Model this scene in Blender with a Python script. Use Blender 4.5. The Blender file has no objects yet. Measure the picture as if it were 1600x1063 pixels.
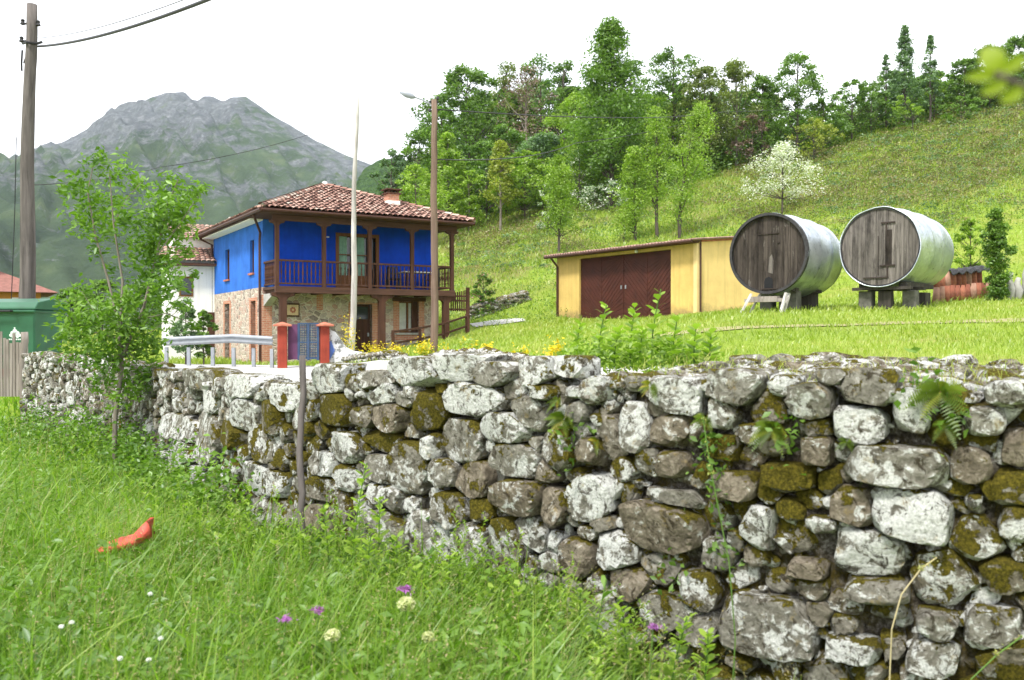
import bpy, math, random
import numpy as np
from mathutils import Vector, Matrix

# ------------------------------------------------------------------ camera, sky, sun, exposure
S = bpy.context.scene
EYE = 1.75                      # eye height over the grass field, metres
F = 1400.0                      # focal length in photo pixels (1600 wide), horizon at row 519
cam = bpy.data.objects.new('camera', bpy.data.cameras.new('camera'))
S.collection.objects.link(cam); S.camera = cam
cam.location = (0, 0, EYE)
cam.rotation_euler = (math.radians(90 - 0.51), 0, 0)
cam.data.sensor_width = 36; cam.data.lens = 36 * F / 1600
cam.data.clip_start = 0.05; cam.data.clip_end = 9000
cam.data.dof.use_dof = True; cam.data.dof.focus_distance = 15; cam.data.dof.aperture_fstop = 3.4

SUN_DIR = Vector((-0.30, -0.50, 0.81)).normalized()       # towards the sun
sun = bpy.data.objects.new('sun', bpy.data.lights.new('sun', 'SUN'))
S.collection.objects.link(sun)
sun.rotation_euler = SUN_DIR.to_track_quat('Z', 'Y').to_euler()
sun.data.energy = 2.1; sun.data.angle = math.radians(10); sun.data.color = (1, 0.965, 0.9)

W = bpy.data.worlds.new('World'); S.world = W; W.use_nodes = True
nt = W.node_tree; nt.nodes.clear()
wo = nt.nodes.new('ShaderNodeOutputWorld'); bg = nt.nodes.new('ShaderNodeBackground')
sky = nt.nodes.new('ShaderNodeTexSky'); sky.sky_type = 'NISHITA'; sky.sun_disc = False
sky.sun_elevation = math.asin(SUN_DIR.z); sky.sun_rotation = math.atan2(SUN_DIR.x, SUN_DIR.y)
mx = nt.nodes.new('ShaderNodeMix'); mx.data_type = 'RGBA'; mx.inputs['Factor'].default_value = 0.93
nz = nt.nodes.new('ShaderNodeTexNoise'); nz.inputs['Scale'].default_value = 2.2; nz.inputs['Detail'].default_value = 5
cr = nt.nodes.new('ShaderNodeValToRGB')                    # thick bright cloud cover
cr.color_ramp.elements[0].position = 0.3; cr.color_ramp.elements[0].color = (8.6, 8.8, 9.4, 1)
cr.color_ramp.elements[1].position = 0.7; cr.color_ramp.elements[1].color = (11.0, 11.0, 11.2, 1)
nt.links.new(nz.outputs['Fac'], cr.inputs['Fac'])
nt.links.new(sky.outputs[0], mx.inputs['A']); nt.links.new(cr.outputs[0], mx.inputs['B'])
nt.links.new(mx.outputs['Result'], bg.inputs['Color']); bg.inputs['Strength'].default_value = 0.08
nt.links.new(bg.outputs[0], wo.inputs['Surface'])

S.view_settings.view_transform = 'Standard'; S.view_settings.look = 'None'
S.view_settings.gamma = 1; S.view_settings.exposure = 1.34; S.view_settings.use_curve_mapping = False
S.render.resolution_x = 1024; S.render.resolution_y = 680
S.cycles.volume_bounces = 1
S.cycles.max_bounces = 6; S.cycles.diffuse_bounces = 3; S.cycles.transmission_bounces = 4; S.cycles.glossy_bounces = 3

COL = S.collection
rng = np.random.default_rng(7)

# ------------------------------------------------------------------ helpers: numbers
def sstep(a, b, x):
    t = np.clip((np.asarray(x, float) - a) / (b - a), 0, 1); return t * t * (3 - 2 * t)

def _hash(i, j, k, seed):
    h = (i * 374761393 + j * 668265263 + k * 2147483647 + seed * 974634777) & 0xffffffff
    h = (h ^ (h >> 13)) * 1274126177 & 0xffffffff
    h = h ^ (h >> 16)
    return (h & 0xffff) / 65535.0

def vnoise(p, seed=0):
    """value noise, p (n,3), result -1..1"""
    p = np.asarray(p, float); f = np.floor(p); i = f.astype(np.int64); t = p - f; t = t * t * (3 - 2 * t)
    r = 0
    for a in (0, 1):
        for b in (0, 1):
            for c in (0, 1):
                w = (t[:, 0] if a else 1 - t[:, 0]) * (t[:, 1] if b else 1 - t[:, 1]) * (t[:, 2] if c else 1 - t[:, 2])
                r = r + w * _hash(i[:, 0] + a, i[:, 1] + b, i[:, 2] + c, seed)
    return r * 2 - 1

def fbm(p, seed=0, octv=4, gain=0.5):
    p = np.asarray(p, float); r = 0; a = 1; s = 0
    for o in range(octv):
        r = r + a * vnoise(p * 2 ** o + o * 17.3, seed + o); s += a; a *= gain
    return r / s

def fbm2(x, y, sc, seed=0, octv=4):
    x = np.asarray(x, float); y = np.asarray(y, float)
    return fbm(np.stack([x.ravel() * sc, y.ravel() * sc, 0 * x.ravel() + .5], 1), seed, octv).reshape(x.shape)

# ------------------------------------------------------------------ helpers: objects
def tag(o, label=None, cat=None, group=None, kind=None):
    if label: o['label'] = label
    if cat: o['category'] = cat
    if group: o['group'] = group
    if kind: o['kind'] = kind
    return o

def empty(name, loc, rz=0.0, label=None, cat=None, group=None):
    o = bpy.data.objects.new(name, None); COL.objects.link(o)
    o.location = loc; o.rotation_euler = (0, 0, rz); o.empty_display_size = .2
    return tag(o, label, cat, group)

def mesh_np(name, V, faces, mat, parent=None, tint=None, smooth=False, mi=None, loc=None):
    """V (n,3); faces: list of int arrays (m,k); tint (n,4) -> colour attribute 'tint'"""
    me = bpy.data.meshes.new(name)
    V = np.asarray(V, np.float32)
    faces = [np.asarray(f, np.int32) for f in faces if len(f)]
    me.vertices.add(len(V)); me.vertices.foreach_set('co', V.ravel())
    loops = np.concatenate([f.ravel() for f in faces])
    tot = np.concatenate([np.full(len(f), f.shape[1], np.int32) for f in faces])
    st = np.concatenate([[0], np.cumsum(tot)[:-1]]).astype(np.int32)
    me.loops.add(len(loops)); me.loops.foreach_set('vertex_index', loops)
    me.polygons.add(len(tot)); me.polygons.foreach_set('loop_start', st)
    if smooth: me.polygons.foreach_set('use_smooth', np.ones(len(tot), bool))
    for m in (mat if isinstance(mat, (list, tuple)) else [mat]): me.materials.append(m)
    if mi is not None: me.polygons.foreach_set('material_index', np.asarray(mi, np.int32))
    if tint is not None:
        t = np.asarray(tint, np.float32)
        if t.ndim == 1: t = np.stack([t, t, t, t * 0 + 1], 1)
        a = me.color_attributes.new('tint', 'FLOAT_COLOR', 'POINT'); a.data.foreach_set('color', t.ravel())
    me.update(); me.validate()
    o = bpy.data.objects.new(name, me); COL.objects.link(o)
    if parent: o.parent = parent
    if loc is not None: o.location = loc
    return o

class MB:
    """collects simple shapes in local coordinates, builds ONE mesh object"""
    def __init__(s): s.v = []; s.f = []; s.t = []; s.cur = 0.5
    def add(s, V, Fs, t=None):
        o = len(s.v); s.v += [tuple(map(float, p)) for p in V]; s.f += [tuple(int(i) + o for i in f) for f in Fs]
        s.t += [s.cur if t is None else t] * len(V)
    def box(s, a, b, t=None, rot=None, jit=0):
        (x0, y0, z0), (x1, y1, z1) = a, b
        P = np.array([(x, y, z) for z in (z0, z1) for y in (y0, y1) for x in (x0, x1)], float)
        if jit: P += rng.uniform(-jit, jit, P.shape)
        if rot is not None:
            c = P.mean(0); R = np.array(rot.to_3x3()); P = (P - c) @ R.T + c
        s.add(P, [(0, 2, 3, 1), (4, 5, 7, 6), (0, 1, 5, 4), (2, 6, 7, 3), (0, 4, 6, 2), (1, 3, 7, 5)], t); return s
    def bar(s, p, q, w, h=None, t=None):
        """square bar from p to q"""
        h = h or w; p = Vector(p); q = Vector(q); d = (q - p).normalized()
        up = Vector((0, 0, 1)) if abs(d.z) < .95 else Vector((0, 1, 0))
        a = d.cross(up).normalized() * w / 2; b = a.cross(d).normalized() * h / 2
        P = [p - a - b, p + a - b, p + a + b, p - a + b, q - a - b, q + a - b, q + a + b, q - a + b]
        s.add(P, [(0, 3, 2, 1), (4, 5, 6, 7), (0, 1, 5, 4), (1, 2, 6, 5), (2, 3, 7, 6), (3, 0, 4, 7)], t); return s
    def tube(s, pts, rs, n=8, t=None, cap=True, wob=0):
        pts = [Vector(p) for p in pts]; k = len(pts)
        if not hasattr(rs, '__len__'): rs = [rs] * k
        V = []; fr = None
        for i, p in enumerate(pts):
            d = (pts[min(i + 1, k - 1)] - pts[max(i - 1, 0)]).normalized()
            if fr is None: fr = d.orthogonal().normalized()
            fr = (fr - d * fr.dot(d)).normalized(); b = d.cross(fr)
            for j in range(n):
                a = 2 * math.pi * j / n; r = rs[i] * (1 + (random.uniform(-wob, wob) if wob else 0))
                V.append(p + fr * math.cos(a) * r + b * math.sin(a) * r)
        Fs = [(i * n + j, i * n + (j + 1) % n, (i + 1) * n + (j + 1) % n, (i + 1) * n + j) for i in range(k - 1) for j in range(n)]
        if cap: Fs += [tuple(range(n - 1, -1, -1)), tuple((k - 1) * n + j for j in range(n))]
        s.add(V, Fs, t); return s
    def lathe(s, prof, c=(0, 0, 0), n=12, t=None):
        """prof: (r,z) list"""
        V = [(c[0] + r * math.cos(2 * math.pi * j / n), c[1] + r * math.sin(2 * math.pi * j / n), c[2] + z) for r, z in prof for j in range(n)]
        k = len(prof)
        Fs = [(i * n + j, i * n + (j + 1) % n, (i + 1) * n + (j + 1) % n, (i + 1) * n + j) for i in range(k - 1) for j in range(n)]
        Fs += [tuple(range(n - 1, -1, -1)), tuple((k - 1) * n + j for j in range(n))]
        s.add(V, Fs, t); return s
    def prism(s, outline, axis, a, b, t=None):
        """outline 2-D polygon (ccw) extruded along axis 0/1/2 from a to b"""
        n = len(outline)
        def P(p, w):
            q = list(p); q.insert(axis, w); return q
        V = [P(p, a) for p in outline] + [P(p, b) for p in outline]
        Fs = [tuple(range(n - 1, -1, -1)), tuple(range(n, 2 * n))] + [(i, (i + 1) % n, n + (i + 1) % n, n + i) for i in range(n)]
        s.add(V, Fs, t); return s
    def build(s, name, mat, parent=None, smooth=False, bevel=0, label=None):
        me = bpy.data.meshes.new(name); me.from_pydata(s.v, [], s.f); me.materials.append(mat)
        a = me.color_attributes.new('tint', 'FLOAT_COLOR', 'POINT')
        a.data.foreach_set('color', np.repeat(np.asarray(s.t, np.float32), 4))
        if smooth:
            me.polygons.foreach_set('use_smooth', np.ones(len(me.polygons), bool))
        me.update()
        o = bpy.data.objects.new(name, me); COL.objects.link(o)
        if parent: o.parent = parent
        if bevel:
            m = o.modifiers.new('bevel', 'BEVEL'); m.width = bevel; m.segments = 1; m.limit_method = 'ANGLE'
        if label: o['label'] = label
        return o

# ------------------------------------------------------------------ helpers: materials
def mat_new(name):
    m = bpy.data.materials.new(name); m.use_nodes = True; n = m.node_tree.nodes; n.clear()
    out = n.new('ShaderNodeOutputMaterial'); return m, m.node_tree, out

class N:
    """tiny node helper"""
    def __init__(s, name): s.m, s.t, s.out = mat_new(name); s.n = s.t.nodes
    def link(s, a, b): s.t.links.new(a, b)
    def coord(s, kind='Object', scale=(1, 1, 1), rot=(0, 0, 0)):
        c = s.n.new('ShaderNodeTexCoord'); mp = s.n.new('ShaderNodeMapping')
        mp.inputs['Scale'].default_value = scale; mp.inputs['Rotation'].default_value = rot
        if kind == 'World':
            g = s.n.new('ShaderNodeNewGeometry'); s.link(g.outputs['Position'], mp.inputs[0])
        else: s.link(c.outputs[kind], mp.inputs[0])
        return mp.outputs[0]
    def noise(s, co, scale, detail=4, rough=.55, dist=0):
        x = s.n.new('ShaderNodeTexNoise'); x.inputs['Scale'].default_value = scale; x.inputs['Detail'].default_value = detail
        x.inputs['Roughness'].default_value = rough; x.inputs['Distortion'].default_value = dist
        s.link(co, x.inputs['Vector']); return x.outputs['Fac']
    def voro(s, co, scale, feature='F1', rnd=1, out='Distance'):
        x = s.n.new('ShaderNodeTexVoronoi'); x.feature = feature; x.inputs['Scale'].default_value = scale
        x.inputs['Randomness'].default_value = rnd; s.link(co, x.inputs['Vector']); return x.outputs[out]
    def ramp(s, fac, stops):
        x = s.n.new('ShaderNodeValToRGB'); e = x.color_ramp.elements
        while len(e) < len(stops): e.new(.5)
        for k, (p, c) in enumerate(stops):
            e[k].position = p; e[k].color = (c if hasattr(c, '__len__') else (c, c, c)) + ((1,) if not hasattr(c, '__len__') or len(c) == 3 else ())
        s.link(fac, x.inputs[0]); return x.outputs[0]
    def mix(s, fac, a, b, mode='MIX'):
        x = s.n.new('ShaderNodeMix'); x.data_type = 'RGBA'; x.blend_type = mode
        for v, k in ((fac, 0), (a, 6), (b, 7)):
            if hasattr(v, 'links'): s.link(v, x.inputs[k])
            elif hasattr(v, '__len__'): x.inputs[k].default_value = tuple(v) + (1,) if len(v) == 3 else v
            else: x.inputs[k].default_value = v if k == 0 else (v, v, v, 1)
        return x.outputs[2]
    def math(s, op, a, b=0.0):
        x = s.n.new('ShaderNodeMath'); x.operation = op
        for v, k in ((a, 0), (b, 1)):
            if hasattr(v, 'links'): s.link(v, x.inputs[k])
            else: x.inputs[k].default_value = v
        return x.outputs[0]
    def attr(s, ch=None):
        x = s.n.new('ShaderNodeAttribute'); x.attribute_name = 'tint'
        if ch is None: return x.outputs['Fac']
        q = s.n.new('ShaderNodeSeparateColor'); s.link(x.outputs['Color'], q.inputs[0]); return q.outputs[ch]
    def normalz(s):
        g = s.n.new('ShaderNodeNewGeometry'); q = s.n.new('ShaderNodeSeparateXYZ'); s.link(g.outputs['Normal'], q.inputs[0]); return q.outputs[2]
    def posz(s, k=2):
        g = s.n.new('ShaderNodeNewGeometry'); q = s.n.new('ShaderNodeSeparateXYZ'); s.link(g.outputs['Position'], q.inputs[0]); return q.outputs[k]
    def bump(s, h, strength=.5, dist=.02, prev=None):
        x = s.n.new('ShaderNodeBump'); x.inputs['Strength'].default_value = strength; x.inputs['Distance'].default_value = dist
        s.link(h, x.inputs['Height'])
        if prev is not None: s.link(prev, x.inputs['Normal'])
        return x.outputs[0]
    def pbr(s, col, rough=.8, metal=0, nrm=None, spec=.3):
        x = s.n.new('ShaderNodeBsdfPrincipled')
        for v, k in ((col, 'Base Color'), (rough, 'Roughness'), (metal, 'Metallic'), (nrm, 'Normal')):
            if v is None: continue
            if hasattr(v, 'links'): s.link(v, x.inputs[k])
            elif hasattr(v, '__len__'): x.inputs[k].default_value = tuple(v) + (1,) if len(v) == 3 else v
            else: x.inputs[k].default_value = v
        x.inputs['Specular IOR Level'].default_value = spec
        s.link(x.outputs[0], s.out.inputs['Surface']); return s.m

def leaf_mat(name, dark, light, trans=.35, third=None):
    """foliage: colour varies per clump (tint) and by noise; thin leaves let light through"""
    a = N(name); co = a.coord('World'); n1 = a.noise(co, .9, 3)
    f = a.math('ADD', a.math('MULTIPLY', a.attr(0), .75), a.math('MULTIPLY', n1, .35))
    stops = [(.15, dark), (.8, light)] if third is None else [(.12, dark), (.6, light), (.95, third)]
    c = a.ramp(f, stops)
    d = a.n.new('ShaderNodeBsdfDiffuse'); tr = a.n.new('ShaderNodeBsdfTranslucent'); mxs = a.n.new('ShaderNodeMixShader')
    a.link(c, d.inputs[0]); a.link(a.mix(1, c, (1.0, 1.25, .55), 'MULTIPLY'), tr.inputs[0]); mxs.inputs[0].default_value = trans
    a.link(d.outputs[0], mxs.inputs[1]); a.link(tr.outputs[0], mxs.inputs[2])
    g = a.n.new('ShaderNodeBsdfGlossy'); g.inputs['Roughness'].default_value = .45; g.inputs['Color'].default_value = (.8, .85, .9, 1)
    m2 = a.n.new('ShaderNodeMixShader'); m2.inputs[0].default_value = .04
    a.link(mxs.outputs[0], m2.inputs[1]); a.link(g.outputs[0], m2.inputs[2]); a.link(m2.outputs[0], a.out.inputs[0]); return a.m

def plain(name, col, rough=.7, var=.25, scale=3, metal=0, bump=.15, bscale=40, spec=.3, stretch=(1, 1, 1)):
    a = N(name); co = a.coord('Object', stretch); n1 = a.noise(co, scale, 6, .6)
    lo = tuple(c * (1 - var) for c in col); hi = tuple(min(1, c * (1 + var)) for c in col)
    c = a.ramp(n1, [(.3, lo), (.7, hi)])
    return a.pbr(c, rough, metal, a.bump(a.noise(co, bscale, 4), bump, .01), spec)

def wood_mat(name, lo, hi, rough=.8, axis=2, sc=10, grain=None):
    st = [1, 1, 1]; st[axis] = .08
    a = N(name); co = a.coord('Object', tuple(st)); n1 = a.noise(co, sc, 6, .65, .4)
    big = a.noise(a.coord('Object'), 1.7, 3)
    c = a.ramp(n1, [(.3, lo), (.68, hi)])
    c = a.mix(a.math('MULTIPLY', big, .45), c, tuple(x * .55 for x in lo))
    c = a.mix(.6, c, a.mix(1, c, a.ramp(a.attr(0), [(0, .55), (1, 1.35)]), 'MULTIPLY'))
    return a.pbr(c, rough, 0, a.bump(n1, .5, .01), .2)

# ------------------------------------------------------------------ the lie of the land
WALLP = np.array([(-8.3, 15.1), (-7.56, 14.3), (-4.2, 10.2), (-2.06, 7.2), (-0.4, 5.57), (0.95, 4.45), (2.04, 3.8), (3.2, 3.3), (4.8, 2.85), (6.6, 2.5)])
def catmull(P, step=.02):
    P = np.vstack([2 * P[0] - P[1], P, 2 * P[-1] - P[-2]]); out = []
    for i in range(1, len(P) - 2):
        L = np.linalg.norm(P[i + 1] - P[i]); t = np.linspace(0, 1, max(2, int(L / step)), endpoint=False)[:, None]
        out.append(.5 * (2 * P[i] + (P[i + 1] - P[i - 1]) * t + (2 * P[i - 1] - 5 * P[i] + 4 * P[i + 1] - P[i + 2]) * t ** 2 + (3 * P[i] - P[i - 1] - 3 * P[i + 1] + P[i + 2]) * t ** 3))
    return np.vstack(out + [P[-2:-1]])
WP = catmull(WALLP)
WS = np.concatenate([[0], np.cumsum(np.linalg.norm(np.diff(WP, axis=0), axis=1))]); WLEN = WS[-1]
WT = np.gradient(WP, WS, axis=0); WT /= np.linalg.norm(WT, axis=1)[:, None]
WN = np.stack([WT[:, 1], -WT[:, 0]], 1)                    # towards the field
WRAT = WP[:, 0] / WP[:, 1]
def wall_s(px): return np.interp((px - 800) / F, WRAT, WS)
def wall_at(s): return (np.array([np.interp(s, WS, WP[:, 0]), np.interp(s, WS, WP[:, 1])]),
                        np.array([np.interp(s, WS, WT[:, 0]), np.interp(s, WS, WT[:, 1])]),
                        np.array([np.interp(s, WS, WN[:, 0]), np.interp(s, WS, WN[:, 1])]))
def zpix(py, d): return EYE - (py - 519) / F * d
def at(px, py, d): return Vector(((px - 800) / F * d, d, zpix(py, d)))

LINE = np.vstack([[(-60, 60), (-30, 36), (-14, 21.5)], WP[::25], [(9, 2.0), (20, 0), (60, -6)]])
def sdist(x, y):
    """signed distance to the wall line, positive behind it"""
    x = np.asarray(x, float); y = np.asarray(y, float); best = np.full(x.shape, 1e9); sg = np.ones(x.shape)
    for a, b in zip(LINE[:-1], LINE[1:]):
        d = b - a; L2 = d @ d; t = np.clip(((x - a[0]) * d[0] + (y - a[1]) * d[1]) / L2, 0, 1)
        qx = x - a[0] - t * d[0]; qy = y - a[1] - t * d[1]; r = np.hypot(qx, qy)
        cr_ = d[0] * (y - a[1]) - d[1] * (x - a[0])
        m = r < best - 1e-9; best = np.where(m, r, best); sg = np.where(m, np.sign(cr_), sg)
    return best * sg

CTRL = np.array([(-7, 20, 1.0), (-10, 19, 1.0), (-3, 10, 1.12), (0, 8, 1.2), (3, 6.2, 1.25), (7, 5, 1.3), (12, 4, 1.4), (-15, 25, .9), (-20, 37, .8),
    (-9, 29, .84), (-5.5, 27.7, .88), (-2.6, 22.8, 1.05), (.2, 13.5, 1.25), (-12, 34, .75), (-9.45, 34, .74), (-8.2, 32, .8), (-14, 41, .75), (-6, 33.5, .9), (-4.1, 31.5, 1.3),
    (-2.1, 24, 1.39), (0, 18, 1.45), (0, 24, 1.62), (0, 30, 1.86), (0, 40, 2.35), (-1.8, 37, 1.9), (-2, 30, 1.6), (3, 12, 1.58), (6, 12, 1.68),
    (3, 20, 2.0), (7, 20, 2.16), (6.8, 24, 2.51), (9.8, 24, 2.57), (12, 20, 2.35), (6.8, 33, 2.42), (2, 39.8, 2.3), (11, 36, 2.95), (14, 28, 2.95),
    (2.2, 9.2, 1.42), (4.4, 8, 1.42), (9, 8, 1.55), (10, 12, 1.78), (15, 14, 2.0), (-20, 52, 1.5), (-35, 50, 1.5), (-30, 30, .7), (-16, 50, 1.3), (-4, 48, 2.4),
    (-25, 20, .9), (-2, 42, 2.3), (5, 45, 3.0), (12, 45, 3.6), (16, 35, 3.5), (-4.6, 37, 1.3), (-7, 36, .9)], float)
def _U(r2): return np.where(r2 > 1e-12, r2 * np.log(np.maximum(r2, 1e-12)), 0)
_c = CTRL[:, :2]; _n = len(_c)
_K = _U(((_c[:, None] - _c[None]) ** 2).sum(-1)) + np.eye(_n) * .6
_P = np.hstack([np.ones((_n, 1)), _c]); _A = np.block([[_K, _P], [_P.T, np.zeros((3, 3))]])
_w = np.linalg.solve(_A, np.concatenate([CTRL[:, 2], np.zeros(3)]))
def tps(x, y):
    x = np.clip(x, -36, 17); y = np.clip(y, 3, 52); r = _w[_n] + _w[_n + 1] * x + _w[_n + 2] * y
    for k in range(_n): r = r + _w[k] * _U((x - _c[k, 0]) ** 2 + (y - _c[k, 1]) ** 2)
    return r
def ground_z(x, y, fine=True):
    x = np.asarray(x, float); y = np.asarray(y, float); sh = x.shape; x = x.ravel(); y = y.ravel()
    back = tps(x, y)
    ye = np.where(y < 88, y, 88 + 45 * (1 - np.exp(-(y - 88) / 55.)))
    xe = np.where(x < 60, x, 60 + 60 * (1 - np.exp(-(x - 60) / 60.)))
    xe = np.maximum(xe, -40)
    hill = -7.9 + .25 * ye + .22 * xe
    hill = hill + 1.2 * fbm2(x, y, .045, 5, 3) * sstep(40, 70, y) + .35 * fbm2(x, y, .25, 9, 3) * sstep(35, 60, y)
    hill = 1 + (hill - 1) * sstep(-34, -8, x) * (1 - sstep(260, 700, y))
    k = 1.2; m = np.maximum(back, hill); h = m + k * np.log(np.exp((back - m) / k) + np.exp((hill - m) / k)) - k * np.exp(-np.abs(back - hill) / 3) * .69
    d = sdist(x, y)
    field = .03 * fbm2(x, y, .6, 3, 3) - .26 * sstep(.1, 1.3, x)
    wide = 1.6 * sstep(-8.3, -13, x)                       # beyond the wall's end the bank is gentle
    t = sstep(.12 - wide * .6, .5 + wide, d)
    z = field * (1 - t) + h * t
    if fine: z = z + .03 * fbm2(x, y, 1.1, 21, 3) * t
    return z.reshape(sh)
def gz(x, y): return float(ground_z(np.array([x]), np.array([y]))[0])
def ray_ground(px, py, d0=6, d1=400):
    """distance at which the sight line through a photo pixel meets the ground"""
    d = np.geomspace(d0, d1, 1500); z = EYE - (py - 519) / F * d
    g = ground_z((px - 800) / F * d, d, False); k = np.nonzero(g >= z)[0]
    return d[k[0]] if len(k) else None

# ---- ground sheet
g = N('grass_ground')
co = g.coord('World'); dry = g.noise(co, .35, 5, .6); fn = g.noise(co, 6, 5, .7); br = g.noise(co, .11, 5, .62)
base = g.ramp(fn, [(.25, (.10, .16, .016)), (.55, (.20, .28, .035)), (.8, (.30, .36, .08))])
dryc = g.ramp(fn, [(.3, (.20, .18, .05)), (.7, (.36, .32, .12))])
brown = g.ramp(fn, [(.25, (.09, .095, .025)), (.6, (.18, .165, .06)), (.8, (.25, .20, .10))])
c1 = g.mix(g.ramp(dry, [(.5, 0), (.68, .65)]), base, dryc)
far = g.ramp(g.math('DIVIDE', g.posz(1), 100), [(.44, 0), (.52, 1)])
c2 = g.mix(g.math('MULTIPLY', far, g.ramp(br, [(.44, 0), (.53, .9)])), c1, brown)
hillside_mat = g.pbr(c2, .95, 0, g.bump(fn, .6, .08), .1)
gx = np.concatenate([-np.geomspace(3000, 22, 34), np.arange(-21.5, -13, .5), np.arange(-13, 9, .14), np.arange(9, 24, .5), np.arange(24, 90, 2.), np.geomspace(90, 3500, 26)])
gy = np.concatenate([[-60, -25, -10, -3], np.arange(0, 2, .5), np.arange(2, 17, .14), np.arange(17, 48, .4), np.arange(48, 130, 1.6), np.geomspace(132, 4200, 34)])
X, Y = np.meshgrid(gx, gy); Z = ground_z(X, Y)
# a beaten earth track runs across the meadow behind the road
nx, ny = len(gx), len(gy)
idx = np.arange(nx * ny).reshape(ny, nx)
quads = np.stack([idx[:-1, :-1], idx[:-1, 1:], idx[1:, 1:], idx[1:, :-1]], -1).reshape(-1, 4)
tag(mesh_np('ground', np.stack([X, Y, Z], -1).reshape(-1, 3), [quads], hillside_mat, smooth=True), kind='structure')

def strip(name, left, right, mat, lift=.03, sub=8, n=140, kind='structure'):
    A = catmull(np.array(left, float), .3); B = catmull(np.array(right, float), .3)
    A = A[np.linspace(0, len(A) - 1, n).astype(int)]; B = B[np.linspace(0, len(B) - 1, n).astype(int)]
    t = np.linspace(0, 1, sub)[None, :, None]; P = A[:, None] * (1 - t) + B[:, None] * t
    z = ground_z(P[..., 0], P[..., 1], True) + lift
    V = np.concatenate([P, z[..., None]], -1).reshape(-1, 3); i = np.arange(n * sub).reshape(n, sub)
    q = np.stack([i[:-1, :-1], i[1:, :-1], i[1:, 1:], i[:-1, 1:]], -1).reshape(-1, 4)
    return tag(mesh_np(name, V, [q], mat, smooth=True), kind=kind)
a = N('concrete_road'); co = a.coord('World')
road_mat = a.pbr(a.ramp(a.noise(co, 2, 6, .7), [(.3, (.36, .35, .33)), (.7, (.52, .51, .49))]), .85, 0, a.bump(a.noise(co, 60, 3), .3, .01))
ROADF = [(9, 5.9), (5.2, 7.0), (2.2, 9.5), (.2, 13.5), (-2.6, 22.6), (-5.5, 27.4), (-7.4, 29.3), (-11.4, 32.2), (-18, 37), (-34, 49)]
ROADN = [(9, 4.8), (4.9, 5.5), (1.3, 7.3), (-2.4, 9.6), (-5.6, 14.2), (-8.2, 18.2), (-10.4, 21.8), (-13, 25.2), (-19.9, 31), (-36, 43)]
strip('road', ROADN, ROADF, road_mat)
a = N('beaten_earth'); co = a.coord('World')
path_mat = a.pbr(a.ramp(a.noise(co, 3, 6, .7), [(.3, (.17, .19, .06)), (.55, (.30, .27, .13)), (.75, (.42, .37, .22))]), .95, 0, a.bump(a.noise(co, 30, 4), .5, .02))
strip('path', [(2.6, 17.4), (4, 17.7), (5, 18.1), (6.4, 18.1), (8, 18.4), (10, 18.0), (12, 18.1), (17, 17.4)], [(2.5, 17.95), (4, 18.5), (5, 18.75), (6.4, 19.0), (8, 19.1), (10, 19.2), (12, 18.8), (17, 18.2)], path_mat, .02, 5)
strip('path', [(-1.6, 38.4), (-.6, 38.3), (.2, 38.6), (.6, 39)], [(-1.9, 40.2), (-.8, 40.3), (0, 40.2), (.5, 40)], road_mat, .04, 5, 30)

# ---- mountain beyond the valley
SIL = [(-700, 420), (-500, 395), (-300, 345), (-150, 318), (0, 283), (30, 268), (60, 252), (110, 226), (150, 204), (185, 180), (215, 160), (240, 150), (262, 144), (289, 142), (300, 153), (311, 156), (320, 149), (332, 149), (350, 156),
       (362, 151), (385, 150), (396, 157), (412, 168), (440, 186), (470, 204), (500, 221), (540, 240), (580, 255), (640, 285), (720, 330), (850, 380), (1000, 430), (1300, 470), (1700, 490)]
YR = 1500.
sx = np.array([(p - 800) / F * YR for p, q in SIL]); sz = np.array([EYE + (519 - q) / F * YR for p, q in SIL])
mxs = np.arange(-1650, 900, 5.0); t = np.concatenate([np.linspace(-1, 0, 170), np.linspace(0, 1, 30)[1:]])
X, T = np.meshgrid(mxs, t); R = np.interp(X, sx, sz)
prof = np.where(T < 0, (1 + T) ** 1.25, (1 - T) ** 1.0)
Yc = YR + np.where(T < 0, T * 900, T * 900)
ridge = 1 - np.abs(fbm2(X + .55 * (Yc - YR), Yc * .35, .011, 31, 5)) * 2        # ribs running down the flank
det = fbm2(X + .3 * Yc, Yc, .03, 77, 5)
amp = .9 * (1 - np.exp(-np.abs(T) * 6)) * (1 - sstep(-.75, -1, T)) + .004
Zm = R * prof + R * (.25 * (ridge - .5) + .055 * det) * amp
Zm += fbm2(X, Yc, .06, 3, 3) * 2
ny, nx = X.shape; idx = np.arange(nx * ny).reshape(ny, nx)
quads = np.stack([idx[:-1, :-1], idx[:-1, 1:], idx[1:, 1:], idx[1:, :-1]], -1).reshape(-1, 4)
a = N('mountain_rock_and_grass'); co = a.coord('World', (1, 1, 1)); cs = a.coord('World', (1, .5, 1.3), (0, .55, .2))
rk = a.noise(cs, .04, 9, .74, .25); band = a.noise(cs, .0075, 5, .6)
mask = a.math('ADD', a.math('MULTIPLY', rk, .62), a.math('MULTIPLY', band, .5))
mask = a.math('ADD', mask, a.math('MULTIPLY', a.posz(2), .00060))
rock = a.ramp(a.noise(cs, .09, 8, .75), [(.3, (.07, .075, .09)), (.52, (.15, .155, .175)), (.72, (.32, .32, .34))])
gr = a.ramp(a.noise(co, .02, 6, .6), [(.3, (.036, .058, .034)), (.55, (.066, .10, .048)), (.75, (.12, .15, .07))])
mountain_mat = a.pbr(a.mix(a.ramp(mask, [(.675, 0), (.75, .85)]), gr, rock), .95, 0, a.bump(rk, 1, 12), .1)
tag(mesh_np('mountain', np.stack([X, Yc, Zm - 3], -1).reshape(-1, 3), [quads], mountain_mat, smooth=True), kind='structure')

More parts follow.
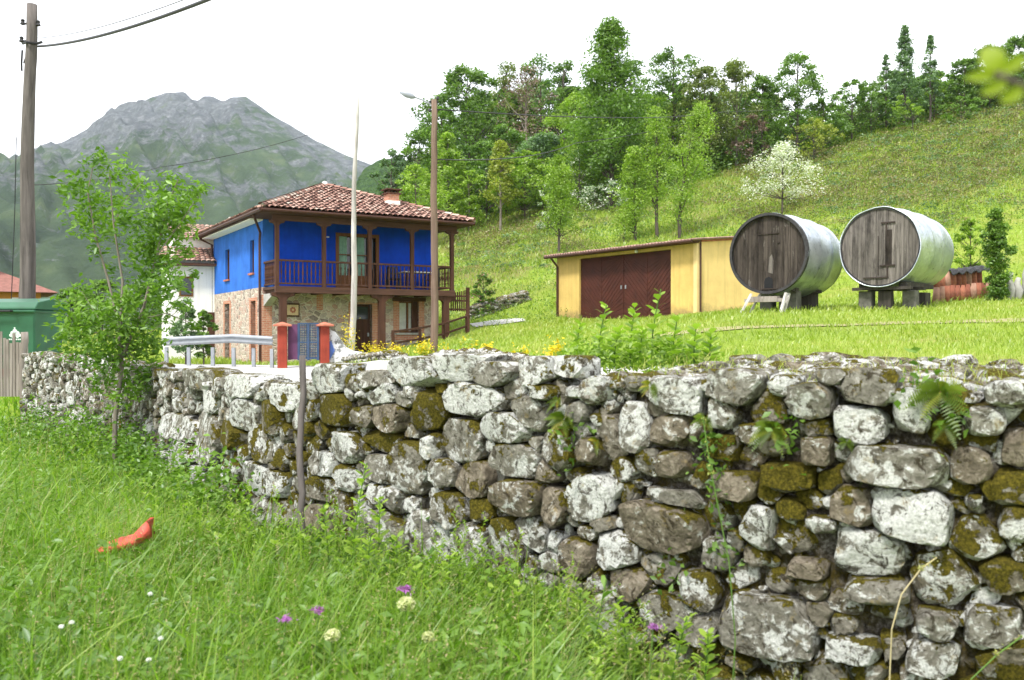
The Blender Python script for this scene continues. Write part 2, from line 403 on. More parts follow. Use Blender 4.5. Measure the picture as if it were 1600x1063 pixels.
# ---- wooded far hill between mountain and near slope
X, Yh = np.meshgrid(np.arange(-160, 160, 1.6), np.arange(330, 560, 1.6))
Hh = np.interp(X / 440 * F + 800, [300, 480, 545, 575, 600, 640, 700, 900, 1200], [515, 440, 340, 272, 258, 262, 250, 230, 240])
base = (519 - Hh) / F * 440 + 3
Zh = base * np.exp(-((Yh - 440) / 75) ** 2) + 4.2 * np.abs(fbm2(X, Yh, .09, 91, 3)) + 2 * fbm2(X, Yh, .4, 92, 2)
ny, nx = X.shape; idx = np.arange(nx * ny).reshape(ny, nx)
quads = np.stack([idx[:-1, :-1], idx[:-1, 1:], idx[1:, 1:], idx[1:, :-1]], -1).reshape(-1, 4)
a = N('far_woodland'); co = a.coord('World')
tag(mesh_np('wooded_hill', np.stack([X, Yh, Zh], -1).reshape(-1, 3), [quads], a.pbr(a.ramp(a.noise(co, .35, 6, .7), [(.3, (.015, .035, .015)), (.7, (.06, .11, .03))]), .95, 0, a.bump(a.noise(co, .6, 4), 1, 2), .1)), kind='structure')

# ------------------------------------------------------------------ the dry stone wall
def ico(sub):
    import bmesh
    b = bmesh.new(); bmesh.ops.create_icosphere(b, subdivisions=sub, radius=1)
    V = np.array([v.co[:] for v in b.verts]); Fc = np.array([[v.index for v in f.verts] for f in b.faces]); b.free(); return V, Fc
ICO = {k: ico(k) for k in (1, 2, 3, 4)}

def rock(planes, dist, size, sub, p=16, noise=.05, seed=0):
    """rounded convex stone bounded by the given planes"""
    V, Fc = ICO[sub]; D = V * np.asarray(size); D = D / np.linalg.norm(D, axis=1)[:, None]
    q = np.maximum(D @ planes.T, 0) / dist[None]
    r = 1 / np.maximum((q ** p).sum(1) ** (1 / p), 1e-3)
    P = D * r[:, None]; sc = float(np.mean(size))
    n = fbm(P / sc * 1.3 + seed * 3.7, seed % 97, 4, .6)
    return P * (1 + noise * 2.2 * n[:, None]), Fc

KEY = [ # photo px x, y, width, height, kind: w white, g grey, b brown, m moss, o olive
 (650,581,105,46,'w'),(718,573,98,40,'w'),(590,597,82,34,'g'),(515,592,42,48,'w'),(770,583,62,36,'g'),(841,579,52,44,'w'),(886,573,50,34,'w'),
 (738,625,106,50,'w'),(603,614,40,34,'w'),(642,624,44,24,'g'),(612,652,56,44,'b'),(668,640,52,66,'m'),(520,640,58,60,'m'),(567,650,34,36,'m'),
 (450,620,50,42,'w'),(418,655,46,60,'m'),(718,690,72,70,'g'),(790,668,84,46,'w'),(832,645,50,56,'g'),(676,697,26,40,'w'),(695,738,34,42,'g'),
 (806,719,78,52,'g'),(740,748,54,56,'b'),(809,777,86,56,'b'),(868,790,40,56,'b'),(640,728,60,80,'o'),(594,731,46,48,'g'),(545,698,50,46,'w'),
 (597,690,52,34,'m'),(502,724,44,36,'w'),(414,697,40,56,'o'),(402,748,36,50,'w'),(431,757,32,44,'w'),(504,765,46,38,'m'),(590,772,34,34,'w'),
 (618,780,30,42,'g'),(643,788,26,26,'w'),(706,796,54,54,'o'),(752,796,36,38,'m'),(433,808,74,70,'g'),(500,820,42,66,'b'),(602,843,76,88,'g'),
 (676,843,74,86,'w'),(744,850,56,64,'w'),(790,850,60,84,'o'),(825,832,44,52,'w'),(875,702,50,66,'o'),(920,778,64,74,'w'),(965,866,60,70,'w'),
 (901,874,50,60,'b'),(920,705,40,42,'b'),(988,668,56,80,'w'),(1055,617,76,56,'w'),(1047,673,62,54,'b'),(1050,726,50,40,'b'),(1149,604,96,54,'g'),
 (1226,599,46,26,'w'),(1297,588,52,26,'w'),(1267,627,70,60,'g'),(1359,604,90,56,'g'),(1343,663,80,56,'w'),(1425,640,52,72,'w'),(1571,614,64,38,'w'),
 (1538,658,66,46,'g'),(1405,724,166,54,'g'),(1280,704,46,46,'b'),(1425,804,116,80,'w'),(1517,730,66,60,'b'),(1050,780,92,28,'g'),(1032,822,130,72,'b'),
 (1185,826,54,70,'w'),(1282,822,46,26,'w'),(1333,790,72,60,'b'),(1359,868,112,76,'w'),(1374,925,100,42,'g'),(1262,890,58,30,'b'),(1233,798,50,36,'m'),
 (1093,925,56,60,'o'),(980,910,60,56,'b'),(1052,958,122,54,'g'),(1195,980,150,96,'g'),(1338,1015,90,32,'w'),(1553,985,88,68,'g'),(1461,1030,80,60,'g'),
 (1588,822,40,66,'o'),(1522,786,26,22,'w'),(1466,975,66,40,'g'),(378,604,50,36,'w'),(322,627,44,36,'w'),(381,648,44,50,'w'),(322,684,50,84,'g'),
 (281,668,52,44,'w'),(286,709,46,44,'w'),(266,740,40,34,'w'),(307,750,50,46,'w'),(312,592,44,30,'g'),(357,678,44,44,'m'),(720,900,60,56,'b'),(650,905,60,40,'g'),
 (770,925,56,44,'b'),(1090,980,70,50,'g'),(1600,700,60,60,'b'),(1120,700,60,40,'m'),(1150,760,70,44,'b'),(1230,745,80,40,'m'),(1120,870,50,50,'g'),(560,600,40,30,'m')]
stones = []   # s, z, a (half width), b (half height), kind, key
for px, py, w, h, k in KEY:
    s0, s1 = wall_s(px - w / 2), wall_s(px + w / 2); s_ = (s0 + s1) / 2; P, _, _ = wall_at(s_)
    stones.append((s_, zpix(py, P[1]), (s1 - s0) / 2, h / 2 / F * P[1], k, True))
def ztop(s):
    return np.interp(s, [0, wall_s(60), wall_s(240), wall_s(400), wall_s(600), wall_s(690), wall_s(1100), wall_s(1550), WLEN], [1.38, 1.44, 1.34, 1.36, 1.42, 1.49, 1.52, 1.50, 1.45])
S9, S11 = float(wall_s(900)), float(wall_s(1080))
pts = []
rr = np.random.default_rng(11)
kk = np.array([[q[0], q[1], q[2], q[3]] for q in stones])
grid = {}
for _ in range(60000):
    s_ = rr.uniform(0.05, WLEN - .05); z_ = rr.uniform(-.06 - .26 * float(sstep(S9, S11, s_)), float(ztop(s_)) - .03)
    right = float(sstep(S9, S11, s_)); sp = (.085 + .13 * rr.random() ** 1.6) * (1 + .12 * right) * (1 if s_ < wall_s(1650) else 1.4)
    if (((kk[:, 0] - s_) / (kk[:, 2] + sp * .30)) ** 2 + ((kk[:, 1] - z_) / (kk[:, 3] + sp * .26)) ** 2).min() < 1: continue
    gi, gj = int(s_ / .4), int((z_ + 1) / .4); ok = True
    for a_ in (-1, 0, 1):
        for b_ in (-1, 0, 1):
            for (u_, v_, r_) in grid.get((gi + a_, gj + b_), ()):
                if ((u_ - s_) * .8) ** 2 + (v_ - z_) ** 2 < ((sp + r_) / 2) ** 2: ok = False; break
            if not ok: break
        if not ok: break
    if ok:
        grid.setdefault((gi, gj), []).append((s_, z_, sp)); as_ = rr.uniform(.85, 1.55); stones.append((s_, z_, sp * .6 * as_ ** .5, sp * .6 / as_ ** .5, None, False))
ST = np.array([[q[0], q[1], q[2], q[3]] for q in stones])
VV, FF, TT = [], [], []; off = 0
def add_rock(P, Fc, tint):
    global off
    VV.append(P); FF.append(Fc + off); TT.append(np.repeat(np.array([tint], np.float32), len(P), 0)); off += len(P)
KT = {'w': (.82, .15, .1), 'g': (.5, .18, .15), 'b': (.35, .2, .75), 'm': (.4, .95, .4), 'o': (.6, .6, .25)}
for i, (s_, z_, a_, b_, kind, key) in enumerate(stones):
    du = ST[:, 0] - s_; dv = ST[:, 1] - z_; dd = np.hypot(du, dv); nb = np.argsort(dd)[1:15]
    pl = []; ds = []
    for j in nb:
        L = dd[j]; cu, cv = du[j] / L, dv[j] / L
        ri = 1 / math.hypot(cu / a_, cv / b_); rj = 1 / math.hypot(cu / ST[j, 2], cv / ST[j, 3])
        wi, wj = (1.5 if key else 1), (1.5 if stones[j][5] else 1); d = L * ri * wi / (ri * wi + rj * wj) - .002
        d = max(d, .25 * min(a_, b_)); tl = rr.uniform(-.12, .10)
        ex_, ey_ = cu / a_ ** 1.6, cv / b_ ** 1.6; el = math.hypot(ex_, ey_); ex_, ey_ = ex_ / el, ey_ / el; dn_ = d * (ex_ * cu + ey_ * cv)
        n = np.array([ex_, ey_, tl]); n /= np.linalg.norm(n); pl.append(n); ds.append(dn_)
    rot = rr.normal(0, .16 if key else .22)
    for k in range(4):                                      # four roughly squared sides
        th = k * math.pi / 2 + rot + rr.normal(0, .10); cu, cv = math.cos(th), math.sin(th)
        h_ = (abs(cu) * a_ + abs(cv) * b_) / (1 + .55 * abs(math.sin(2 * th))); n = np.array([cu, cv, rr.uniform(-.1, .12)]); n /= np.linalg.norm(n)
        pl.append(n); ds.append(h_ * (rr.uniform(1.0, 1.12) if key else rr.uniform(1.0, 1.35)))
    for k in range(rr.integers(1, 4)):                      # one to three knocked-off corners
        th = math.pi / 4 + rr.integers(0, 4) * math.pi / 2 + rot + rr.normal(0, .25); cu, cv = math.cos(th), math.sin(th); n = np.array([cu, cv, rr.uniform(0, .5)]); n /= np.linalg.norm(n)
        pl.append(n); ds.append((abs(cu) * a_ + abs(cv) * b_) * rr.uniform(.74, .95))
    dep = min(.22, .75 * math.sqrt(a_ * b_) + .04)
    th = rr.uniform(0, 6.28); tl = rr.uniform(.02, .38); n = np.array([math.cos(th) * tl, math.sin(th) * tl, 1]); n /= np.linalg.norm(n); pl.append(n); ds.append(dep * rr.uniform(.78, .95))
    for k in range(rr.integers(2, 6)):                      # broken arrises round the face
        n = rr.normal(size=3); n[2] = abs(n[2]) * .7 + .45; n /= np.linalg.norm(n); pl.append(n); ds.append((abs(n[0]) * a_ + abs(n[1]) * b_ + abs(n[2]) * dep) * rr.uniform(.70, .90))
    pl.append((0, 1., 0)); ds.append(b_ * 1.0 if key else max(.35 * b_, float(ztop(s_)) + .005 - z_))
    pl.append((0, 0, 1.)); ds.append(dep); pl.append((0, 0, -1.)); ds.append(dep)
    right = float(sstep(S9, S11, s_)); P0, T0, N0 = wall_at(s_)
    lod = 3 if P0[1] < 12 and P0[0] / P0[1] < .75 else 2
    if key and a_ > .12: lod = 4
    P, Fc = rock(np.array(pl), np.array(ds), (a_, b_, dep), lod, 70, .020 + .022 * rr.random(), i)
    w0 = -dep * .72 + rr.uniform(-.035, .03) - (0 if key else .015 + right * rr.uniform(0, .03)) + (.02 if key else 0)
    U = P[:, 0] + s_; wv = P[:, 2] + w0
    G = np.stack([np.interp(np.clip(U, 0, WLEN), WS, WP[:, 0]) + N0[0] * wv + T0[0] * np.where(U > WLEN, U - WLEN, 0), np.interp(np.clip(U, 0, WLEN), WS, WP[:, 1]) + N0[1] * wv, P[:, 1] + z_], 1)
    if key: tn = KT[kind]
    else:
        mossy = .3 * right + .75 * max(0., float(vnoise(np.array([[s_ * .9, z_ * 2.2, 3.]]), 8)[0])) + .25 * rr.random() ** 2 + right * .2
        tn = (rr.uniform(.3, .85) - .12 * right, min(1, mossy), rr.random() ** 1.5 * .7 + .15 * right)
    add_rock(G, Fc, (tn[0] + rr.uniform(-.08, .08), tn[1], tn[2], rr.random()))
# pebbles and broken bits bedded in the earth of the right half
for k in range(1500):
    s_ = rr.uniform(.2 if k > 700 else S9 - .5, WLEN - .1); z_ = rr.uniform(-.25, float(ztop(s_)) - .05); P0, T0, N0 = wall_at(s_); r = .018 + .05 * rr.random() ** 2
    pl = np.vstack([rr.normal(size=(11, 3)), np.eye(3), -np.eye(3)]); pl /= np.linalg.norm(pl, axis=1)[:, None]; ds = r * rr.uniform(.6, 1.0, len(pl))
    P, Fc = rock(pl, ds, (1, 1, 1), 2, 30, .05, k); P = P * np.array([1.2, 1, .8]); an = rr.uniform(0, 6.28); ca, sa = math.cos(an), math.sin(an)
    U_, V_ = P[:, 0] * ca - P[:, 2] * sa, P[:, 0] * sa + P[:, 2] * ca; w_ = P[:, 1] - rr.uniform(.05, .11)
    add_rock(np.stack([P0[0] + T0[0] * U_ + N0[0] * w_, P0[1] + T0[1] * U_ + N0[1] * w_, z_ + V_], 1), Fc, (rr.uniform(.3, 1), rr.random() ** 2 * .9, rr.random() * .8, rr.random()))
# coping rubble on the top, much wider on the right
for k in range(1500):
    s_ = rr.uniform(.1, WLEN - .1) if k < 420 else rr.uniform(S9 - .2, WLEN - .1)
    right = float(sstep(S9 - .3, S11, s_)); th = .62 + 1.0 * right; w = rr.uniform(0.02, th - .05); P0, T0, N0 = wall_at(s_)
    r = rr.uniform(.028, .085) * (1 + .5 * (rr.random() < .14)) if right > .3 else rr.uniform(.06, .13)
    pl = np.vstack([rr.normal(size=(11, 3)), np.eye(3), -np.eye(3)]); pl /= np.linalg.norm(pl, axis=1)[:, None]; ds = r * rr.uniform(.6, 1.0, len(pl))
    P, Fc = rock(pl, ds, (1, 1, 1), 2, 24, .06, k); P = P * np.array([1.25, 1, .6])
    an = rr.uniform(0, 6.28); ca, sa = math.cos(an), math.sin(an); P = np.stack([P[:, 0] * ca - P[:, 1] * sa, P[:, 0] * sa + P[:, 1] * ca, P[:, 2]], 1)
    zc = float(ztop(s_)) - .05 + (.10 * (w / th) * right) + r * .1
    if right < .3: zc -= .05
    P = P + np.array([P0[0] - N0[0] * w, P0[1] - N0[1] * w, zc])
    add_rock(P, Fc, (rr.uniform(.3, .9), rr.random() ** 3 * .8, rr.random() * (.35 + .5 * right), rr.random()))
# the back face, plain courses of stones
for k in range(330):
    s_ = rr.uniform(.1, WLEN - .1); z_ = rr.uniform(.95, float(ztop(s_)) - .06); P0, T0, N0 = wall_at(s_); right = float(sstep(S9 - .3, S11, s_)); th = .6 + right
    r = rr.uniform(.08, .15); pl = np.vstack([rr.normal(size=(12, 3)), np.eye(3), -np.eye(3)]); pl /= np.linalg.norm(pl, axis=1)[:, None]; ds = r * rr.uniform(.6, 1.0, len(pl))
    P, Fc = rock(pl, ds, (1, 1, 1), 2, 24, .06, k); P = P * np.array([1.1, 1.1, .8]) + np.array([P0[0] - N0[0] * th, P0[1] - N0[1] * th, z_])
    add_rock(P, Fc, (rr.uniform(.3, .9), rr.random() ** 3, rr.random() * .6, rr.random()))

a = N('lichened_stone'); co = a.coord('World'); br_, mo, bn = a.attr(0), a.attr(1), a.attr(2)
n_big = a.noise(co, 5, 4, .6, .3); n_mid = a.noise(co, 16, 7, .72, .6); n_fine = a.noise(co, 90, 6, .75)
colg = a.ramp(n_mid, [(.3, (.08, .076, .062)), (.46, (.20, .192, .160)), (.64, (.35, .34, .30))])
colb = a.ramp(n_mid, [(.3, (.045, .034, .020)), (.5, (.175, .140, .095)), (.68, (.36, .30, .22))])
c = a.mix(bn, colg, colb)
wh = a.math('ADD', a.math('ADD', a.math('MULTIPLY', n_mid, .62), a.math('MULTIPLY', n_big, .38)), a.math('MULTIPLY', br_, .22))
wh = a.ramp(wh, [(.636, 0), (.672, .92)])
c = a.mix(wh, c, a.ramp(n_fine, [(.3, (.34, .35, .33)), (.6, (.72, .73, .70))]))        # pale lichen
dk = a.ramp(a.noise(co, 13, 7, .8, 1.0), [(.54, 0), (.60, .9)])
c = a.mix(dk, c, (.034, .026, .014))
c = a.mix(a.ramp(n_fine, [(.3, .35), (.45, 0)]), c, (.07, .06, .05))
orn = a.ramp(a.noise(co, 9, 5, .7), [(.60, 0), (.70, .6)])
c = a.mix(orn, c, (.30, .22, .08))
mm = a.math('ADD', a.math('MULTIPLY', a.normalz(), .16), a.math('ADD', a.math('MULTIPLY', mo, .25), a.math('MULTIPLY', a.noise(co, 7, 6, .7), 1.15)))
mm = a.math('ADD', mm, a.math('MULTIPLY', a.noise(co, 2.1, 4, .6), .42)); mm = a.ramp(mm, [(.975, 0), (1.02, 1)])
mcol = a.ramp(a.noise(co, 70, 4, .8), [(.3, (.025, .024, .004)), (.5, (.11, .092, .010)), (.7, (.26, .21, .025))])
c = a.mix(mm, c, mcol)
hgt = a.math('ADD', a.math('MULTIPLY', n_fine, .35), n_mid)
stone_mat = a.pbr(c, .92, 0, a.bump(a.voro(co, 38), .5, .012, a.bump(a.math('ADD', hgt, a.math('MULTIPLY', a.math('MULTIPLY', mm, a.noise(co, 120, 3, .8)), .9)), 1, .03)), .15)

wall_root = empty('dry_stone_wall', (WP[len(WP) // 2][0], WP[len(WP) // 2][1], 0), 0, 'long low dry stone wall of grey lichened and mossy stones across the foreground', 'stone wall')
rootv = np.array(wall_root.location)
mesh_np('stones', np.vstack(VV) - rootv, [np.vstack(FF)], stone_mat, wall_root, np.vstack(TT), smooth=True).data.set_sharp_from_angle(angle=math.radians(24))
# earth and rubble heart of the wall
ns = int(WLEN / .03); ss = np.linspace(.06, WLEN - .06, ns); rows = []
zt = ztop(ss) - .07; rt = sstep(S9 - .2, S11, ss); th = .62 + 1.0 * rt
nu = 50
for k in range(nu):
    rows.append((ss, -.4 + (zt + .4) * k / (nu - 1), -(.14 - .05 * rt) - (.06 if k == nu - 1 else 0), 1))
for k in range(1, 22):
    w = -.15 - (th - .2) * k / 21; rows.append((ss, zt + .12 * rt * k / 21 + .0 * ss, w, 2))
for k in range(1, 12): rows.append((ss, (zt + .12 * rt) * (1 - k / 11.), -(th) + 0 * ss, 3))
G = []
for s_, z_, w_, kd in rows:
    w_ = w_ + 0 * s_; px_, py_ = np.interp(s_, WS, WP[:, 0]), np.interp(s_, WS, WP[:, 1]); nx_, ny_ = np.interp(s_, WS, WN[:, 0]), np.interp(s_, WS, WN[:, 1])
    q = np.stack([s_ * 1.0, z_ * 1.0, w_ * .5], 1); ns_ = fbm(q * 6, 41, 5, .65) + .5 * fbm(q * 25, 44, 3)
    if kd == 1: w_ = w_ + ns_ * (.03 + .05 * rt)
    if kd == 2: z_ = z_ + ns_ * .05
    G.append(np.stack([px_ + nx_ * w_, py_ + ny_ * w_, z_], 1))
G = np.stack(G); m, n = G.shape[:2]; i = np.arange(m * n).reshape(m, n)
q = np.stack([i[:-1, :-1], i[:-1, 1:], i[1:, 1:], i[1:, :-1]], -1).reshape(-1, 4)
a = N('earth_and_rubble'); co = a.coord('World'); nf = a.noise(co, 30, 8, .8)
c = a.ramp(nf, [(.3, (.014, .012, .009)), (.46, (.065, .054, .040)), (.56, (.19, .17, .145)), (.66, (.50, .49, .45))])
mcm = a.ramp(a.noise(co, 5, 6, .7), [(.46, 0), (.58, .9)])
c = a.mix(mcm, c, a.ramp(a.noise(co, 80, 4, .8), [(.3, (.018, .017, .004)), (.55, (.085, .065, .010)), (.75, (.22, .16, .03))]))
heart_mat = a.pbr(c, .95, 0, a.bump(a.noise(co, 45, 7, .8), 1, .035), .1)
mesh_np('rubble_fill', G.reshape(-1, 3) - rootv, [q], heart_mat, wall_root, smooth=True)

# ------------------------------------------------------------------ materials for the built things
M = {}
def render_mat(name, col, var=.12, dirt=False):
    a = N(name); co = a.coord('Object'); n = a.noise(co, 1.3, 6, .65); st = a.noise(a.coord('Object', (2.5, 2.5, .18)), 2.2, 5, .6)
    c = a.ramp(n, [(.3, tuple(x * (1 - var) for x in col)), (.7, tuple(min(1, x * (1 + var)) for x in col))])
    c = a.mix(a.ramp(st, [(.5, 0), (.75, .4)]), c, tuple(x * .5 for x in col))
    if dirt:
        q = a.n.new('ShaderNodeSeparateXYZ'); a.link(a.coord('Object'), q.inputs[0]); c = a.mix(a.ramp(a.math('ADD', q.outputs[2], a.math('MULTIPLY', a.noise(co, 4, 5, .7), .9)), [(.42, .65), (.85, 0)]), c, (.14, .11, .07))
    return a.pbr(c, .9, 0, a.bump(a.noise(co, 45, 4), .25, .008), .15)
M['blue'] = render_mat('shaded_blue_limewash', (.006, .055, .48), .25)  # front wall blue, deepened in colour for the shade under the gallery
M['sky'] = render_mat('lit_blue_limewash', (.032, .14, .52), .22)  # side wall blue, lightened in colour for the light from the left
M['white'] = render_mat('white_render', (.78, .77, .74), .05)
M['yellow'] = render_mat('yellow_render', (.60, .42, .14), .14, True)
M['ochre'] = render_mat('orange_render', (.50, .24, .05), .1)
M['orange'] = render_mat('red_orange_paint', (.30, .055, .035), .4)
M['dwood'] = wood_mat('dark_brown_wood', (.045, .02, .012), (.12, .055, .035))
M['dwoodh'] = wood_mat('dark_brown_beam_wood', (.05, .025, .016), (.13, .065, .045), axis=0)
M['mwood'] = wood_mat('varnished_window_wood', (.12, .05, .018), (.24, .11, .045))
M['brown'] = plain('brown_metal_paint', (.055, .022, .014), .5, .2, 4)
M['gatered'] = plain('oxide_red_door_paint', (.062, .017, .011), .6, .3, 2.5, bump=.3)
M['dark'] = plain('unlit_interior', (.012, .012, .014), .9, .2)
M['glass'] = plain('window_glass', (.02, .025, .03), .06, .2, spec=.6, bump=0)
M['curtain'] = plain('pale_green_curtain', (.30, .48, .38), .9, .2, 6)
M['lace'] = plain('white_lace_curtain', (.6, .62, .6), .9, .15, 6)
M['terra'] = plain('terracotta', (.38, .13, .08), .85, .35, 5, bump=.3)
M['galv'] = plain('galvanised_steel', (.30, .32, .35), .5, .15, 5, metal=.4, bump=.1)
M['concrete'] = plain('rough_concrete', (.36, .35, .33), .9, .25, 5, bump=.5)
M['block'] = plain('shaded_concrete_block', (.12, .115, .10), .95, .45, 6, bump=.6)  # concrete colour darkened to carry the shade beneath the barrels
M['bluemetal'] = plain('blue_painted_steel', (.03, .06, .12), .5, .25, 6)
M['purple'] = plain('purple_board', (.10, .035, .085), .7, .3, 3)
M['black'] = plain('black_plastic', (.02, .02, .022), .5, .2)
M['pole'] = wood_mat('weathered_grey_pole', (.055, .048, .045), (.20, .175, .165))
M['timber'] = wood_mat('old_dark_timber', (.03, .026, .023), (.10, .085, .075))
M['palepole'] = wood_mat('bleached_pole', (.22, .20, .18), (.72, .70, .66))
M['tanpole'] = wood_mat('brown_pole', (.11, .072, .052), (.26, .185, .14))
M['oldwood'] = wood_mat('silvered_old_wood', (.16, .13, .11), (.42, .38, .34))

a = N('coursed_rubble'); co = a.coord('Object', (1, 1, 1.5)); jit = a.n.new('ShaderNodeVectorMath'); jit.operation = 'ADD'
nn = a.n.new('ShaderNodeTexNoise'); nn.inputs['Scale'].default_value = 3; a.link(co, nn.inputs['Vector'])
sc_ = a.n.new('ShaderNodeVectorMath'); sc_.operation = 'SCALE'; sc_.inputs['Scale'].default_value = .16; a.link(nn.outputs['Color'], sc_.inputs[0])
a.link(co, jit.inputs[0]); a.link(sc_.outputs[0], jit.inputs[1]); cj = jit.outputs[0]
edge = a.voro(cj, 4.0, 'DISTANCE_TO_EDGE'); cc = a.voro(cj, 4.0, 'F1', 1, 'Color'); q = a.n.new('ShaderNodeSeparateColor'); a.link(cc, q.inputs[0])
sc = a.ramp(q.outputs[0], [(0, (.14, .10, .085)), (.3, (.50, .40, .33)), (.55, (.42, .21, .16)), (.8, (.64, .56, .47)), (1, (.17, .12, .10))])
sc = a.mix(.35, sc, a.ramp(a.noise(co, 12, 5, .7), [(.3, (.12, .10, .09)), (.7, (.6, .55, .5))]))
m_ = a.ramp(edge, [(.03, 1), (.075, 0)])
M['stone'] = a.pbr(a.mix(m_, sc, (.58, .52, .44)), .95, 0, a.bump(a.ramp(edge, [(.02, 0), (.15, 1)]), .8, .03), .1)

a = N('thin_red_brick'); co = a.coord('Object'); sp = a.n.new('ShaderNodeSeparateXYZ'); a.link(co, sp.inputs[0])
u_ = a.math('ADD', sp.outputs[0], sp.outputs[1]); cmb = a.n.new('ShaderNodeCombineXYZ'); a.link(u_, cmb.inputs[0]); a.link(sp.outputs[2], cmb.inputs[1])
b = a.n.new('ShaderNodeTexBrick'); a.link(cmb.outputs[0], b.inputs['Vector']); b.inputs['Scale'].default_value = 1
b.inputs['Brick Width'].default_value = .24; b.inputs['Row Height'].default_value = .07; b.inputs['Mortar Size'].default_value = .009
b.inputs['Color1'].default_value = (.40, .13, .07, 1); b.inputs['Color2'].default_value = (.52, .22, .13, 1); b.inputs['Mortar'].default_value = (.5, .42, .34, 1)
M['brick'] = a.pbr(a.mix(.3, b.outputs['Color'], a.ramp(a.noise(co, 8, 4), [(.3, (.2, .08, .05)), (.7, (.6, .35, .25))])), .9, 0, a.bump(a.noise(co, 40, 4), .4, .01), .1)

a = N('old_clay_roof_tile'); co = a.coord('Object'); n1 = a.noise(co, 2.2, 6, .7)
c = a.ramp(a.attr(0), [(0, (.085, .042, .034)), (.35, (.27, .145, .115)), (.65, (.40, .25, .20)), (.9, (.48, .35, .29)), (1, (.48, .40, .34))])
c = a.mix(a.ramp(n1, [(.55, 0), (.7, .6)]), c, (.10, .075, .055))
c = a.mix(a.ramp(a.noise(co, 9, 5, .7), [(.62, 0), (.7, .6)]), c, (.45, .42, .34))
M['tile'] = a.pbr(c, .9, 0, a.bump(a.noise(co, 25, 5), .4, .01), .15)

def old_planks(name, lo, hi, width):
    """vertical boards, weathered: attribute tint differs per board"""
    a = N(name); co = a.coord('Object', (1, 1, .07)); n1 = a.noise(co, 14, 7, .7, .5); n2 = a.noise(a.coord('Object', (1, 1, .35)), 2.6, 5, .7)
    c = a.ramp(n1, [(.3, lo), (.7, hi)]); c = a.mix(a.ramp(n2, [(.48, 0), (.66, .8)]), c, tuple(x * .35 for x in lo))
    c = a.mix(.7, c, a.mix(1, c, a.ramp(a.attr(0), [(0, .55), (1, 1.4)]), 'MULTIPLY'))
    c = a.mix(a.ramp(a.noise(a.coord('Object', (1, 1, .25)), 5, 5, .7), [(.6, 0), (.72, .4)]), c, (.40, .37, .33))
    return a.pbr(c, .9, 0, a.bump(n1, .6, .01), .1)
M['vat_dark'] = old_planks('dark_weathered_boards', (.02, .016, .014), (.085, .07, .06), .2)
M['vat_grey'] = old_planks('grey_weathered_boards', (.06, .052, .047), (.23, .205, .185), .2)
a = N('dented_zinc_sheet'); co = a.coord('Object'); n1 = a.noise(co, 1.6, 5, .6)
c = a.ramp(n1, [(.3, (.40, .45, .50)), (.7, (.70, .74, .78))]); c = a.mix(a.ramp(a.noise(co, 5, 6, .75), [(.56, 0), (.66, .7)]), c, (.13, .15, .17)); c = a.mix(a.ramp(a.noise(a.coord('Object', (.5, 3, .5)), 3, 5, .6), [(.6, 0), (.7, .35)]), c, (.20, .15, .10))
M['zinc'] = a.pbr(c, .36, .8, a.bump(a.noise(co, 3.5, 3), .5, .04, a.bump(a.noise(co, 14, 3), .25, .02)), .5)

# ------------------------------------------------------------------ blue house
A0 = math.atan2(.513, .858); HZ = .72
house = empty('blue_house', (-9.45, 34, HZ), A0, 'two-storey bright blue house with stone ground floor, wooden gallery and red tiled hip roof', 'house')
def quadwall(mb, axis, pos, th, lo, hi, z0, z1, holes):
    """wall slab lying along `axis` (0 or 1) with rectangular holes (a,b,za,zb)"""
    us = sorted({lo, hi, *[h[0] for h in holes], *[h[1] for h in holes]}); zs = sorted({z0, z1, *[h[2] for h in holes], *[h[3] for h in holes]})
    us = [u for u in us if lo <= u <= hi]; zs = [z for z in zs if z0 <= z <= z1]
    for u0, u1 in zip(us[:-1], us[1:]):
        for a_, b_ in zip(zs[:-1], zs[1:]):
            mu, mz = (u0 + u1) / 2, (a_ + b_) / 2
            if any(h[0] < mu < h[1] and h[2] < mz < h[3] for h in holes): continue
            if axis == 0: mb.box((u0, pos, a_), (u1, pos + th, b_))
            else: mb.box((pos, u0, a_), (pos + th, u1, b_))
Wd, Dp = 7.35, 8.2; ZS = 2.74; ZE = 5.4
front_low = [(3.67, 4.42, -.3, 2.15), (5.6, 6.48, 1.0, 2.3)]
side_low = [(3.1, 4.0, -.3, 2.2), (.75, 1.35, -.3, 2.2)] 
side_up = [(1.25, 1.85, 3.35, 4.65), (5.2, 5.95, 3.3, 4.6)]
side_low = [(1.0, 1.75, -.2, 2.25), (5.2, 6.1, -.2, 2.25)]
m = MB(); quadwall(m, 0, 0, .45, 0, Wd, -.8, ZS, front_low); quadwall(m, 1, 0, .45, .45, Dp, -.8, ZS, side_low)
m.box((Wd - .45, .45, -.8), (Wd, Dp, ZS)); m.box((.45, Dp - .45, -.8), (Wd - .45, Dp, ZS)); m.build('stone_wall', M['stone'], house)
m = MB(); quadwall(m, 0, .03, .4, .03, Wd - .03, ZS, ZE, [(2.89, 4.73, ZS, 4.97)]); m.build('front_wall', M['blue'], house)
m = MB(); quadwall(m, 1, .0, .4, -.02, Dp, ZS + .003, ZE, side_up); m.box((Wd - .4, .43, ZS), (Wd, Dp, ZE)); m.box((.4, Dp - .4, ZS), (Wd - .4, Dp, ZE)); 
m.build('side_wall', M['sky'], house, label='blue side wall coloured paler as lit, with two slit windows')
